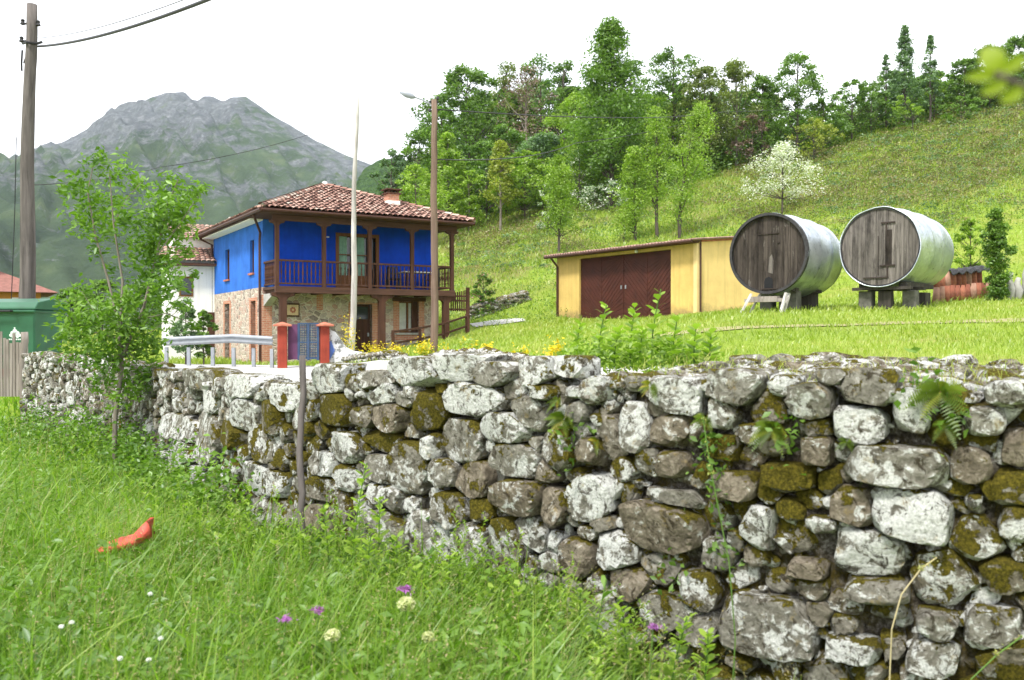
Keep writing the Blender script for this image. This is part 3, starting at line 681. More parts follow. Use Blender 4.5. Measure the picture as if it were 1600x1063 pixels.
# brick jambs round the openings and at the corner
for (u0, u1, z0, z1) in front_low:
    m = MB()
    for a_, b_ in ((u0 - .26, u0), (u1, u1 + .26)):
        m.box((a_, -.012, z0 if z0 > 0 else -.5), (b_, .2, z1))
    m.box((u0 - .26, -.011, z1), (u1 + .26, .2, z1 + .06)) if z0 < 0 else m.box((u0 - .26, -.013, z0 - .3), (u1 + .26, .2, z0 - .081))
    m.build('brick_surround', M['brick'], house)
for (u0, u1, z0, z1) in side_low:
    m = MB()
    for a_, b_ in ((u0 - .22, u0), (u1, u1 + .22)): m.box((-.012, a_, -.5), (.2, b_, z1))
    m.box((-.014, u0 - .22, z1), (.2, u1 + .22, z1 + .12)); m.build('brick_surround', M['brick'], house)
m = MB(); m.box((-.014, -.014, -.6), (.34, .3, 2.45)); m.build('brick_corner', M['brick'], house)
m = MB(); m.box((2.1, -.012, 1.9), (2.35, .2, 2.5)); m.build('brick_patch', M['brick'], house)
m = MB(); m.box((5.3, -.04, 2.3), (6.8, .22, 2.46)); m.build('lintel', M['dwoodh'], house)
m = MB(); m.box((3.68, .2, -.3), (4.41, .25, 2.14))
for k in range(6): m.box((3.70 + k * .118, .185, -.2), (3.70 + k * .118 + .108, .2, 1.5), .3 + .1 * (k % 3))
dr = m.build('door', M['dwood'], house)
m = MB(); m.box((3.8, .17, 1.55), (4.3, .199, 2.05)); m.build('pane', M['glass'], dr)
m = MB(); m.box((4.28, .14, .85), (4.34, .185, 1.0)); m.build('handle', M['galv'], dr)
def window(u0, u1, z0, z1, y, frame, cur, name='window', bars=1):
    m = MB(); w = .07
    m.box((u0, y, z0), (u0 + w, y + .07, z1)); m.box((u1 - w, y, z0), (u1, y + .07, z1)); m.box((u0 + w, y, z0), (u1 - w, y + .07, z0 + w)); m.box((u0 + w, y, z1 - w), (u1 - w, y + .07, z1))
    for k in range(bars):
        x = u0 + (u1 - u0) * (k + 1) / (bars + 1); m.box((x - .04, y + .003, z0 + w), (x + .04, y + .066, z1 - w))
    f = m.build(name, frame, house)
    m = MB(); m.box((u0 + .02, y + .075, z0 + .02), (u1 - .02, y + .085, z1 - .02)); m.build('pane', cur, f)
    return f
w1 = window(5.6, 6.48, 1.0, 2.3, .14, M['mwood'], M['lace'])
m = MB(); m.box((6.2, .1, 1.0), (6.48, .135, 2.3)); m.build('shutter', M['dwood'], w1)
m = MB(); m.box((5.45, -.1, .92), (6.6, .1, 1.0)); m.build('sill', M['concrete'], w1)
# tall gallery doors with green curtains
m = MB(); x0, x1, z1 = 2.89, 4.73, 4.97; w = .13
m.box((x0, .0, ZS), (x0 + w, .12, z1)); m.box((x1 - w, .0, ZS), (x1, .12, z1)); m.box((x0 + w, .0, z1 - w), (x1 - w, .12, z1)); m.box((3.62, .0, ZS), (3.74, .1, z1 - w)); m.box((4.3, .02, ZS), (4.4, .1, z1 - w))
for a_, b_ in ((3.02, 3.62), (3.74, 4.3)):
    m.box((a_, .02, ZS), (b_, .08, ZS + .55)); m.box((a_, .02, ZS + 1.35), (b_, .05, ZS + 1.39))
gd = m.build('gallery_door', M['mwood'], house)
m = MB()
for a_, b_ in ((3.02, 3.40), (3.80, 4.14)):                  # pleated curtains
    n = 26; V = [(a_ + (b_ - a_) * i / n, .13 + .025 * math.sin(i * 1.7), z) for z in (ZS + .5, z1 - w) for i in range(n + 1)]
    m.add(V, [(i, i + 1, n + 2 + i, n + 1 + i) for i in range(n)])
m.build('curtain', M['curtain'], gd)
m = MB(); m.box((3.02, .2, ZS), (4.6, .22, z1 - w)); m.build('pane', M['glass'], gd)
for (u0, u1, z0, z1) in side_up:
    m = MB(); m.box((.16, u0, z0), (.2, u1, z1)); m.box((.1, u0 + .06, z0), (.16, u0, z1)); m.box((.1, u1 - .06, z0), (.16, u1, z1)); m.box((.1, (u0 + u1) / 2 - .03, z0), (.158, (u0 + u1) / 2 + .03, z1)); wn = m.build('window', M['dwood'], house)
    m = MB(); m.box((.14, u0 + .07, z0 + .05), (.155, u1 - .07, z1 - .05)); m.build('pane', M['dwood'], wn)
    m = MB(); m.box((-.08, u0 - .06, z0 - .07), (.2, u1 + .06, z0)); m.build('sill', M['terra'], wn)
for (u0, u1, z0, z1) in side_low:
    m = MB(); m.box((.2, u0, -.3), (.25, u1, z1)); 
    for k in range(5): m.box((.185, u0 + .02 + k * (u1 - u0) / 5, -.25), (.2, u0 + (k + .9) * (u1 - u0) / 5, z1 - .1), .3 + .1 * (k % 3))
    m.build('shutter', M['gatered'], house)
# gallery
BV = -1.64; g_ = empty('gallery', (0, 0, 0)); g_.parent = house
m = MB(); m.box((0, BV - .08, 2.47), (7.3, BV + .12, 2.71)); m.box((0, BV + .12, 2.6), (7.3, .0, 2.70), .4)
for k in range(9): m.box((.1 + k * .88, BV + .12, 2.47), (.22 + k * .88, -.0, 2.597))
m.build('deck', M['dwoodh'], g_)
m = MB(); posts_u = [0.07, 1.84, 3.66, 5.44, 7.2]
for u in posts_u:
    m = MB(); m.box((u - .07, BV - .05, 2.71), (u + .07, BV + .09, 5.1), .5); m.build('gallery_post', M['dwood'], g_)
m = MB()
for u in posts_u: m.prism([(u - .3, 5.1), (u - .26, 5.02), (u - .12, 4.98), (u - .075, 4.9), (u + .075, 4.9), (u + .12, 4.98), (u + .26, 5.02), (u + .3, 5.1)], 1, BV - .035, BV + .075)
m.box((-.1, BV - .06, 5.1), (7.4, BV + .1, 5.3)); m.build('top_beam', M['dwoodh'], g_)
m = MB(); m.box((.14, BV - .03, 3.62), (7.13, BV + .07, 3.69)); m.box((.14, BV - .02, 2.78), (7.13, BV + .06, 2.84))
m.box((.02, BV + .09, 3.62), (.12, 0, 3.69)); m.box((.03, BV + .09, 2.78), (.11, 0, 2.84)); m.box((7.15, BV + .09, 3.62), (7.25, 0, 3.69)); m.box((7.16, BV + .09, 2.78), (7.24, 0, 2.84))
prof = [(.018, 0), (.018, .12), (.03, .16), (.016, .22), (.034, .38), (.02, .52), (.03, .6), (.018, .66), (.018, .78)]
def spindles(m, p, q, n):
    for k in range(n):
        t = (k + .5) / n; m.lathe(prof, (p[0] + (q[0] - p[0]) * t, p[1] + (q[1] - p[1]) * t, 2.84), 6, .3 + .2 * (k % 3))
for a_, b_ in zip(posts_u[:-1], posts_u[1:]): spindles(m, (a_ + .08, BV + .02), (b_ - .08, BV + .02), 10)
spindles(m, (.07, BV + .1), (.07, -.02), 11); spindles(m, (7.2, BV + .1), (7.2, -.02), 11)
m.build('balustrade', M['dwood'], g_)
for u in (.3, 4.18, 6.95):                                   # posts carrying the gallery
    m = MB(); m.box((u - .12, BV - .03, -.4), (u + .12, BV + .2, 2.2)); 
    m.prism([(u - .12, 2.2), (u + .12, 2.2), (u + .2, 2.3), (u + .42, 2.36), (u + .45, 2.47), (u - .45, 2.47), (u - .42, 2.36), (u - .2, 2.3)], 1, BV - .02, BV + .18); m.build('support_post', M['dwood'], house)
m = MB(); m.prism([(0, 2.0), (-.55, 2.2), (-1.3, 2.42), (-1.3, 2.465), (0, 2.465)], 0, .02, .3); m.build('corbel', M['concrete'], house)
# roof
E0, E1, V0, V1 = -.62, 7.85, -2.2, 8.95; PK = (3.6, 3.35, 7.3); EZ = 5.44
ro = empty('roof', (0, 0, 0)); ro.parent = house
cs4 = [(E0, V0), (E1, V0), (E1, V1), (E0, V1)]
m = MB(); V = [(x, y, EZ) for x, y in cs4] + [PK] + [(x, y, EZ - .13) for x, y in cs4]
m.add(V, [(0, 1, 4), (1, 2, 4), (2, 3, 4), (3, 0, 4), (5, 6, 1, 0), (6, 7, 2, 1), (7, 8, 3, 2), (8, 5, 0, 3), (8, 7, 6, 5)]); m.build('eaves_board', M['dwoodh'], ro)
VV, FF, TT = [], [], []; off = 0; ra = np.random.default_rng(5)
def tile_arc(o, du, dv, dn, w, L, up, tint, jx):
    """one barrel tile: o = lower end centre; du across, dv up the slope, dn normal"""
    global off
    k = 6; th = np.linspace(0, math.pi, k); V = []
    for e, (t, rr_) in enumerate(((0, w * .56), (1, w * .47))):
        c_ = o + dv * L * t + dn * (.02 + (.035 if t == 0 else 0)) + du * jx * (t - .5)
        for h in th:
            hh = math.sin(h) * rr_ * .62 * (1 if up else -.8) + (0 if up else .02)
            V.append(c_ + du * math.cos(h) * rr_ + dn * hh)
    V = np.array(V); VV.append(V); FF.append(np.array([(i, i + 1, k + i + 1, k + i) for i in range(k - 1)]) + off); TT.append(np.full(len(V), tint)); off += len(V)
pk = np.array(PK)
for i in range(4):
    a_ = np.array([*cs4[i], EZ]); b_ = np.array([*cs4[(i + 1) % 4], EZ]); L = np.linalg.norm(b_ - a_); du = (b_ - a_) / L
    foot = a_ + du * ((pk - a_) @ du); H = np.linalg.norm(pk - foot); dv = (pk - foot) / H; dn = np.cross(du, dv); pu = (pk - a_) @ du
    w = .215; tl = .34
    for c_ in range(int(L / w) + 1):
        u = (c_ + .5) * w; 
        if u > L: continue
        ymax = H * min(u / pu, (L - u) / (L - pu)); n_ = int(ymax / tl) + 1
        for r_ in range(n_):
            y = r_ * tl - .10
            if y + tl * .5 > ymax: continue
            jit_ = ra.normal(0, .012)
            tile_arc(a_ + du * (u + jit_) + dv * y + dn * ra.normal(.01, .006), du, dv, dn, w, tl * 1.16, True, np.clip(ra.normal(.52, .22), 0, 1), ra.normal(0, .012))
for i in range(4):                                           # hips
    a_ = np.array([*cs4[i], EZ]); d = pk - a_; L = np.linalg.norm(d); dv = d / L; du = np.cross(dv, (0, 0, 1)); du /= np.linalg.norm(du); dn = np.cross(du, dv)
    for r_ in range(int(L / .34)): tile_arc(a_ + dv * (r_ * .34 - .05) + dn * .07, du, dv, dn, .24, .4, True, np.clip(ra.normal(.6, .25), 0, 1), 0)
mesh_np('roof_tiles', np.vstack(VV), [np.vstack(FF)], M['tile'], ro, np.concatenate(TT), smooth=True)
m = MB(); m.lathe([(.05, 0), (.14, .03), (.1, .12), (.03, .16)], (PK[0], PK[1], PK[2] + .08), 8); m.build('ridge_stone', M['white'], ro)
for b_ in (((-.6, -2.17, 5.5), (-.48, -2.02, 5.62)), ((-.66, 2.4, 5.5), (-.5, 2.55, 5.6))): MB().box(*b_, jit=.02).build('roof_stone', M['white'], ro)
CX, CY = 5.35, .2
m = MB(); m.box((CX - .24, CY - .24, 5.8), (CX + .24, CY + .24, 6.68)); ch = m.build('chimney', M['brick'], ro)
m = MB(); m.box((CX - .27, CY - .27, 5.8), (CX + .27, CY + .27, 6.40)); m.build('flashing', M['white'], ch)
m = MB(); m.box((CX - .31, CY - .31, 6.68), (CX + .31, CY + .31, 6.73)); 
for sx_ in (-.2, .2):
    for sy_ in (-.2, .2): m.box((CX + sx_ - .04, CY + sy_ - .04, 6.73), (CX + sx_ + .04, CY + sy_ + .04, 6.84))
m.box((CX - .34, CY - .34, 6.84), (CX + .34, CY + .34, 6.89)); m.build('chimney_cap', M['dwoodh'], ch)
def gutter(p, q, n=1):
    m = MB(); m.tube([p, q], .065, 8); return m.build('gutter', M['brown'], ro)
gutter((E0 - .06, V0 - .07, EZ - .06), (E1 + .05, V0 - .07, EZ - .06)); gutter((E0 - .07, V0 - .05, EZ - .06), (E0 - .07, V1, EZ - .06))
m = MB(); m.tube([(E0 - .05, -1.2, EZ - .1), (E0 + .1, -.9, EZ - .28), (-.09, .02, ZE - .6), (-.09, .1, ZE - .9), (-.09, .1, -.6)], .05, 8); m.build('downpipe', M['brown'], house)
m = MB(); m.tube([(E0 - .05, V1 - .5, EZ - .1), (-.09, Dp - .1, ZE - .4), (-.09, Dp - .1, -.6)], .05, 8); m.build('downpipe', M['brown'], house)
m = MB(); m.box((-.5, -.1, 5.25), (-.02, Dp, 5.3)); m.build('soffit', M['white'], ro)
m = MB(); m.lathe([(.05, 0), (.07, .02), (.02, .05)], (2.55, -.03, 4.75), 8); m.build('wall_lamp', M['white'], house)
def hloc(u, v, z): c, s = math.cos(A0), math.sin(A0); return (-9.45 + u * c - v * s, 34 + u * s + v * c, HZ + z)

# picture panel by the door, hung on the stone wall
t = empty('tile_picture', hloc(1.13, -.02, 1.88), A0, 'small square cream tile picture with brownish flower on the stone wall', 'picture')
m = MB(); m.box((-.27, -.05, -.26), (.27, -.0, .26)); m.build('frame', M['dwood'], t)
m = MB(); m.box((-.22, -.065, -.2), (.22, -.052, .2)); m.build('panel', plain('cream_tile', (.62, .46, .28), .5, .2, 9), t)
m = MB()
for k in range(7):
    an = k * .9; m.lathe([(.03, 0), (.045, .004), (.02, .01)], (0, 0, 0), 6)
    m.v[-18:] = [(x + .08 * math.cos(an), -.067 - z, y + .08 * math.sin(an)) for x, y, z in m.v[-18:]]
m.build('flower_motif', M['terra'], t)
# gallery furniture
def chair(name, loc, rz, label):
    t = empty(name, loc, rz, label, 'chair', 'gallery chairs'); mt = M['black']
    m = MB(); m.box((-.22, -.22, .42), (.22, .22, .46)); m.build('seat', mt, t, bevel=.01)
    m = MB()
    for k in range(5): m.box((-.2 + k * .09, .2, .5), (-.15 + k * .09, .23, .88))
    m.box((-.22, .19, .88), (.22, .235, .94)); m.build('backrest', mt, t)
    for sx_ in (-.2, .2):
        for sy_ in (-.19, .2): m = MB(); m.bar((sx_, sy_, 0), (sx_, sy_, .42 if sy_ < 0 else .92), .04); m.build('leg', mt, t)
    for sx_ in (-.23, .23): m = MB(); m.bar((sx_, -.2, .64), (sx_, .2, .66), .04, .03); m.bar((sx_, -.2, .42), (sx_, -.2, .64), .03); m.build('armrest', mt, t)
chair('armchair', hloc(5.0, -.85, 2.71), A0 + 1.3, 'black armchair left of the white table on the blue gallery')
chair('armchair', hloc(5.15, -.3, 2.71), A0 - .3 + 3.14, 'black armchair against the blue wall beside the gallery door')
chair('armchair', hloc(6.75, -.75, 2.71), A0 - 1.5, 'black armchair right of the white table near the gallery end')
t = empty('garden_table', hloc(5.95, -.8, 2.71), A0, 'rectangular table with pale top on the blue gallery', 'table')
m = MB(); m.box((-.6, -.38, .71), (.6, .38, .75)); m.build('tabletop', M['white'], t)
for sx_ in (-.5, .5):
    for sy_ in (-.3, .3): m = MB(); m.bar((sx_, sy_, 0), (sx_, sy_, .71), .05); m.build('leg', M['dwood'], t)

# picket screen and handrail up the ramp at the right end of the house
p0 = Vector((-4.12, 31, 0)); p1 = Vector((-1.86, 36.6, 0)); d = p1 - p0
t = empty('ramp_handrail', (p0.x, p0.y, gz(p0.x, p0.y)), 0, 'dark wooden handrail climbing the ramp beside the stone ground floor', 'handrail')
r0 = Vector(t.location); zz = lambda k: gz(p0.x + d.x * k, p0.y + d.y * k)
for k in (0, .33, .66, 1):
    q_ = p0 + d * k; m = MB(); h = .75 if k < 1 else .8; m.bar(Vector((q_.x, q_.y, zz(k) - .2)) - r0, Vector((q_.x, q_.y, zz(k) + h)) - r0, .1); m.build('post', M['dwood'], t)
for h in (.7, .3):
    m = MB()
    for a_, b_ in ((0, .33), (.33, .66), (.66, 1)):
        qa, qb = p0 + d * a_, p0 + d * b_; m.bar(Vector((qa.x, qa.y, zz(a_) + h)) - r0, Vector((qb.x, qb.y, zz(b_) + h)) - r0, .07)
    m.build('rail', M['dwood'], t)
q0 = at(731, 500, 37); q1 = Vector(hloc(7.15, -1.5, 0)); zb = zpix(487, 37); ztp = zpix(454, 37)
t = empty('picket_gate', (q0.x, q0.y, gz(q0.x, q0.y)), 0, 'tall dark wooden picket screen at the right end of the gallery', 'fence'); r0 = Vector(t.location)
m = MB(); m.bar(Vector((q0.x, q0.y, r0.z - .2)) - r0, Vector((q0.x, q0.y, ztp + .12)) - r0, .15); m.build('post', M['dwood'], t)
m = MB()
for k in range(8):
    x = q0.lerp(q1, (k + .8) / 8.6); m.bar(Vector((x.x, x.y, zb)) - r0, Vector((x.x, x.y, ztp - .02 * k)) - r0, .06, .03)
m.build('picket', M['dwood'], t)
m = MB()
for z in (zb + .08, (zb + ztp) / 2, ztp - .25): m.bar(Vector((q0.x, q0.y, z)) - r0, Vector((q1.x, q1.y, z)) - r0, .05, .07)
m.build('rail', M['dwood'], t)

# ------------------------------------------------------------------ white house behind
t = empty('white_house', (-15.6, 40, .75), .42, 'white rendered house with red tiled lean-to roof behind the blue one', 'house')
m = MB(); m.box((.25, 0, -.6), (3.4, 6, 4.25)); m.box((.6, 1.4, 4.25), (3.4, 7, 5.45)); m.build('wall', M['white'], t)
VV, FF, TT = [], [], []; off = 0
du, dv = np.array([1., 0, 0]), np.array([0, .93, .37]); dv /= np.linalg.norm(dv); dn = np.cross(du, dv)
for c_ in range(18):
    for r_ in range(6): tile_arc(np.array([0 + c_ * .215, -.5 + 0., 4.12]) + dv * r_ * .34, du, dv, dn, .215, .4, True, np.clip(ra.normal(.5, .2), 0, 1), 0)
mesh_np('lean_to_roof', np.vstack(VV), [np.vstack(FF)], M['tile'], t, np.concatenate(TT), smooth=True); VV, FF, TT = [], [], []; off = 0
for c_ in range(15):
    for r_ in range(7): tile_arc(np.array([.5 + c_ * .215, 1.2, 5.3]) + dv * r_ * .34, du, dv, dn, .215, .4, True, np.clip(ra.normal(.5, .2), 0, 1), 0)
rf = mesh_np('roof', np.vstack(VV), [np.vstack(FF)], M['tile'], t, np.concatenate(TT), smooth=True)
m = MB(); m.box((-.1, -.47, 3.98), (3.6, -.37, 4.1)); m.box((-.1, -.37, 3.98), (3.6, 0, 4.04)); m.build('eaves_board', M['dwoodh'], rf)
m = MB(); m.box((1.9, -.04, -.4), (2.6, .0, 1.9)); m.build('door', M['dwood'], t)
m = MB(); m.box((.7, -.03, 2.6), (1.3, 0, 3.5)); wn = m.build('window', M['mwood'], t)
m = MB(); m.box((.78, -.05, 2.68), (1.22, -.035, 3.42)); m.build('pane', M['glass'], wn)

# ------------------------------------------------------------------ orange house far left
t = empty('orange_house', (-38.6, 58, .9), .55, 'orange house with low red roof far off behind the green container', 'house')
m = MB(); m.box((-4, 0, -1), (7.2, 7, 3.6)); m.build('wall', M['ochre'], t)
m = MB(); m.add([(-5, -1, 3.55), (8.2, -1, 3.55), (8.2, 8, 3.55), (-5, 8, 3.55), (-1, 3.5, 5.4), (4.2, 3.5, 5.4)], [(0, 1, 5, 4), (1, 2, 5), (2, 3, 4, 5), (3, 0, 4), (3, 2, 1, 0)]); rf = m.build('roof', plain('dull_red_roof', (.22, .10, .08), .9, .25, 4), t)
m = MB(); m.box((3.6, 2.0, 4.2), (4.6, 3.0, 5.9)); m.build('chimney', M['terra'], rf)
m = MB(); m.tube([(1.2, 2.5, 4.9), (1.2, 2.5, 6.0)], .04); m.lathe([(.5, 0), (.42, .06), (.2, .12), (.03, .14)], (1.2, 2.5, 6.0), 14); m.build('satellite_dish', M['white'], rf)
for k in range(6):
    x = -3.3 + k * 1.75; m = MB(); m.box((x, -.06, 1.9), (x + .85, .0, 3.2)); wn = m.build('window', M['white'], t)
    m = MB(); m.box((x + .1, -.09, 2.0), (x + .75, -.065, 3.1)); m.build('pane', M['glass'], wn)

# ------------------------------------------------------------------ yellow garage
GX, GY, GZ = 6.8, 33.0, 2.4; GA = math.atan2(6.8, -4.8)     # front runs from (6.8,33) to (2,39.8)
L = 8.32; t = empty('yellow_garage', (GX, GY, GZ), math.atan2(4.8, 6.8), 'low yellow garage with wide dark red boarded doors and corrugated roof', 'garage')
# local: x back into the depth (away to the right), y along the front towards the far left corner
m = MB(); zf, zb_ = 2.68, 3.18
quadwall(m, 1, 0, .2, 0, L, -.4, 2.5, [(1.32, 6.78, -.4, 2.5)])
m.box((-.0, 0, 2.5), (.2, L, zf)); m.v = m.v
front = m.build('front_wall', M['yellow'], t)
m = MB(); m.prism([(.2, -.4), (5.2, -.4), (5.2, zb_ - .02), (.2, zf)], 1, 0, .2); m.prism([(.2, -.4), (5.2, -.4), (5.2, zb_ - .02), (.2, zf)], 1, L - .2, L); m.box((5.0, .2, -.4), (5.2, L - .2, zb_ - .03)); 
m.build('side_wall', render_mat('sunlit_yellow_render', (.72, .52, .21), .12, True), t, label='yellow side wall coloured paler as sunlit')  # sunlight on this side is put into the paler yellow
m = MB(); m.box((-.03, -.03, -.3), (.14, .14, zf - .05)); m.build('corner_pilaster', render_mat('pale_yellow_render', (.74, .55, .26)), t)
def garage_door(y0, y1, k):
    m = MB(); m.box((.10, y0, -.1), (.13, y1, 2.48), .3); hw = (y1 - y0) / 2; 
    for half in (0, 1):                                       # herringbone boarding
        a0, a1 = y0 + half * hw, y0 + (half + 1) * hw; dr_ = 1 if half else -1
        n = 24
        for i in range(n):
            z0 = -.1 - hw + (2.6 + 2 * hw) * i / n; w_ = (2.6 + 2 * hw) / n * .86
            P = []
            for (yy, dz) in ((a0 + .01, 0 if dr_ > 0 else hw), (a1 - .01, hw if dr_ > 0 else 0)):
                P.append((yy, z0 + dz)); 
            (ya, za), (yb, zb2) = P
            def clipz(z): return min(2.47, max(-.09, z))
            q4 = [(ya, clipz(za)), (yb, clipz(zb2)), (yb, clipz(zb2 + w_)), (ya, clipz(za + w_))]
            if abs(q4[0][1] - q4[3][1]) < .005 and abs(q4[1][1] - q4[2][1]) < .005: continue
            m.prism(q4, 0, .085, .102, .35 + .3 * ((i * 7 + half * 3) % 5) / 5)
    d_ = m.build('door', M['gatered'], t)
    m = MB(); m.box((.05, (y0 if k else y1) + (.12 if k else -.12) - .03, 1.1), (.085, (y0 if k else y1) + (.12 if k else -.12) + .03, 1.25)); m.build('handle', M['galv'], d_)
garage_door(1.32, 4.04, 0); garage_door(4.06, 6.78, 1)
m = MB(); n = 150; V = []; ya, yb = -.25, L + .35
for xx in (-.5, 5.5):
    for i in range(n + 1):
        zc = zf + .1 + (xx) * (zb_ - zf) / 5.2 + .035 * math.sin(i / n * (yb - ya) / .17 * 2 * math.pi)
        V.append((xx, ya + (yb - ya) * i / n, zc))
k = n + 1; V += [(x, y, z - .03) for x, y, z in V]
Fs = [(i, i + 1, k + i + 1, k + i) for i in range(n)] + [(2 * k + i, 3 * k + i, 3 * k + i + 1, 2 * k + i + 1) for i in range(n)] + [(i, 2 * k + i, 2 * k + i + 1, i + 1) for i in range(n)] + [(k + i, k + i + 1, 3 * k + i + 1, 3 * k + i) for i in range(n)]
m.add(V, Fs); m.build('roof', plain('weathered_fibre_cement', (.30, .19, .15), .9, .35, 4, bump=.4), t)
m = MB(); m.box((-.45, -.1, zf - .06), (0, L + .1, zf + .0)); m.build('eaves_board', M['dwood'], t)
m = MB(); m.tube([(-.48, -.2, zf - .02), (-.48, L + .3, zf - .04)], .06, 8); m.tube([(-.44, L - .1, zf - .06), (-.08, L - .12, zf - .45), (-.08, L - .12, -.2)], .05, 8); m.build('gutter', M['brown'], t)
m = MB(); m.tube([(.12, -.08, zf - .02), (.12, -.08, 0)], .035, 8); m.build('downpipe', M['brown'], t)
m = MB(); m.lathe([(.03, 0), (.07, .03), (.07, .1), (.02, .13)], (-.12, 3.1, 2.48), 8); m.build('floodlight', M['white'], t)
m = MB(); m.prism([(.2, zf + .0), (5.25, zb_ + .0), (5.25, zb_ + .07), (.2, zf + .07)], 1, -.06, .0); m.build('verge_trim', M['terra'], t)

# ------------------------------------------------------------------ two huge old vats
def vat(name, fc, ax_deg, L, R, face_mat, label, zg, bulge, over, stand):
    ang = math.radians(ax_deg)                               # axis direction, clockwise from +Y
    t = empty(name, (fc.x, fc.y, zg), -ang, label, 'barrel', 'huge wine vats beside the garage')
    zc = fc.z - zg; nn_ = 64; nl = 30; V = []; rs = np.random.default_rng(int(fc.x * 100))
    def rad(y): return R * (1 + bulge * math.sin(math.pi * min(1, max(0, y / L))))
    for j in range(nl + 1):
        y = -over + (L + over + .02) * j / nl
        for i in range(nn_):
            th = 2 * math.pi * i / nn_; r = rad(y) + .004 * float(math.sin(i * .8 + j * .5) + math.sin(i * .37 - j * .4))
            r += .02 if j % 10 == 0 else 0
            if j == 0: r += .006 * math.sin(i * .9)
            V.append((r * math.sin(th), y, zc + r * math.cos(th)))
    m = MB(); m.add(V, [(j * nn_ + i, (j + 1) * nn_ + i, (j + 1) * nn_ + (i + 1) % nn_, j * nn_ + (i + 1) % nn_) for j in range(nl) for i in range(nn_)])
    # inner return of the sheet so that its edge has thickness
    k = len(V); V2 = [(x * .975, y, zc + (z - zc) * .975) for x, y, z in V[:nn_]] + [(x * .975, .06, zc + (z - zc) * .975) for x, y, z in V[:nn_]]
    o = len(m.v); m.v += V2; m.t += [.5] * len(V2)
    m.f += [(i, (i + 1) % nn_, o + (i + 1) % nn_, o + i) for i in range(nn_)] + [(o + i, o + (i + 1) % nn_, o + nn_ + (i + 1) % nn_, o + nn_ + i) for i in range(nn_)]
    m.build('metal_cladding', M['zinc'], t, smooth=True)
    def disc(y0, y1, nm, mt):
        Rf = R * .955; m = MB(); x = -Rf; k = 0
        while x < Rf - .01:
            w = min(rs.uniform(.10, .2), Rf - x); xs = np.linspace(x + .003, x + w - .003, 5); tp = [(q_, zc + math.sqrt(max(0.0004, Rf * Rf - q_ * q_))) for q_ in xs]; bt = [(q_, zc - math.sqrt(max(.0004, Rf * Rf - q_ * q_))) for q_ in xs]
            yo = rs.uniform(-.012, .012); m.prism(bt + tp[::-1], 1, y0 + yo, y1, rs.uniform(.05, .95)); x += w; k += 1
        return m.build(nm, mt, t)
    fo = disc(.0, .08, 'front_head', face_mat); disc(L - .12, L - .04, 'rear_head', face_mat)
    m = MB(); V = []; ro_, yf_ = (R * 1.022, -.10) if not stand else (R * .975, -.03)
    for (r_, y_) in ((R * .955, yf_), (ro_, yf_), (ro_, .04), (R * .955, .04)): V += [(r_ * math.sin(2 * math.pi * i / 64), y_, zc + r_ * math.cos(2 * math.pi * i / 64)) for i in range(64)]
    m.add(V, [(a_ * 64 + i, a_ * 64 + (i + 1) % 64, ((a_ + 1) % 4) * 64 + (i + 1) % 64, ((a_ + 1) % 4) * 64 + i) for a_ in range(4) for i in range(64)]); m.build('rim_hoop', plain('dark_iron', (.05, .048, .05), .6, .4, 8, metal=.5), t)
    return t, zc
IR = plain('rusty_iron', (.035, .025, .02), .8, .4, 8)
fl = at(1201, 396.5, 24); vl, zc = vat('cider_vat', fl, 38, 2.75, 1.06, M['vat_dark'], 'left one of two giant barrels, with darker brown front and small arched hatch hole', 2.43, .05, .05, 0)
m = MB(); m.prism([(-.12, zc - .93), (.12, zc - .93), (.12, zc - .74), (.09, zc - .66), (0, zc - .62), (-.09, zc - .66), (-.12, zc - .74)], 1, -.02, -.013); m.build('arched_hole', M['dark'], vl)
m = MB(); m.box((-.02 - .28, -.03, zc + .52), (.30, -.012, zc + .535)); m.build('iron_strap', IR, vl); m = MB(); m.box((.24, -.035, zc + .26), (.31, -.012, zc + .3)); m.build('latch', IR, vl); m = MB(); m.box((-.2, -.04, zc - .96), (.25, -.012, zc - .93)); m.build('ledge', IR, vl)
m = MB(); m.prism([(-.02, zc - .5), (.12, zc - .55), (.14, zc - .2), (.09, zc - .02), (.03, zc - .1)], 1, -.0175, -.013); m.build('pale_patch', M['vat_grey'], vl)
fr_ = at(1373.5, 386.5, 24); vr, zc2 = vat('cider_vat', fr_, 42, 2.75, 1.06, M['vat_grey'], 'right one of two giant barrels, with pale grey front and T-shaped iron hinges', 2.5, .05, .05, 1)
m = MB(); m.box((.05, -.035, zc2 + .62), (.42, -.013, zc2 + .66)); m.box((.17, -.034, zc2 + .3), (.21, -.014, zc2 + .62)); m.build('hinge', IR, vr)
m = MB(); m.box((.02, -.035, zc2 - .52), (.42, -.013, zc2 - .48)); m.box((.2, -.034, zc2 - .8), (.24, -.014, zc2 - .52)); m.build('hinge', IR, vr)
m = MB(); m.box((-.42, -.03, zc2 - .83), (.25, -.013, zc2 - .80)); m.build('iron_strap', IR, vr)
m = MB(); m.box((.16, -.0175, zc2 - .5), (.33, -.013, zc2 + .45), .1); m.box((-.04, -.0175, zc2 - .75), (-.015, -.0125, zc2 + .3)); m.build('rotten_board', M['vat_dark'], vr)
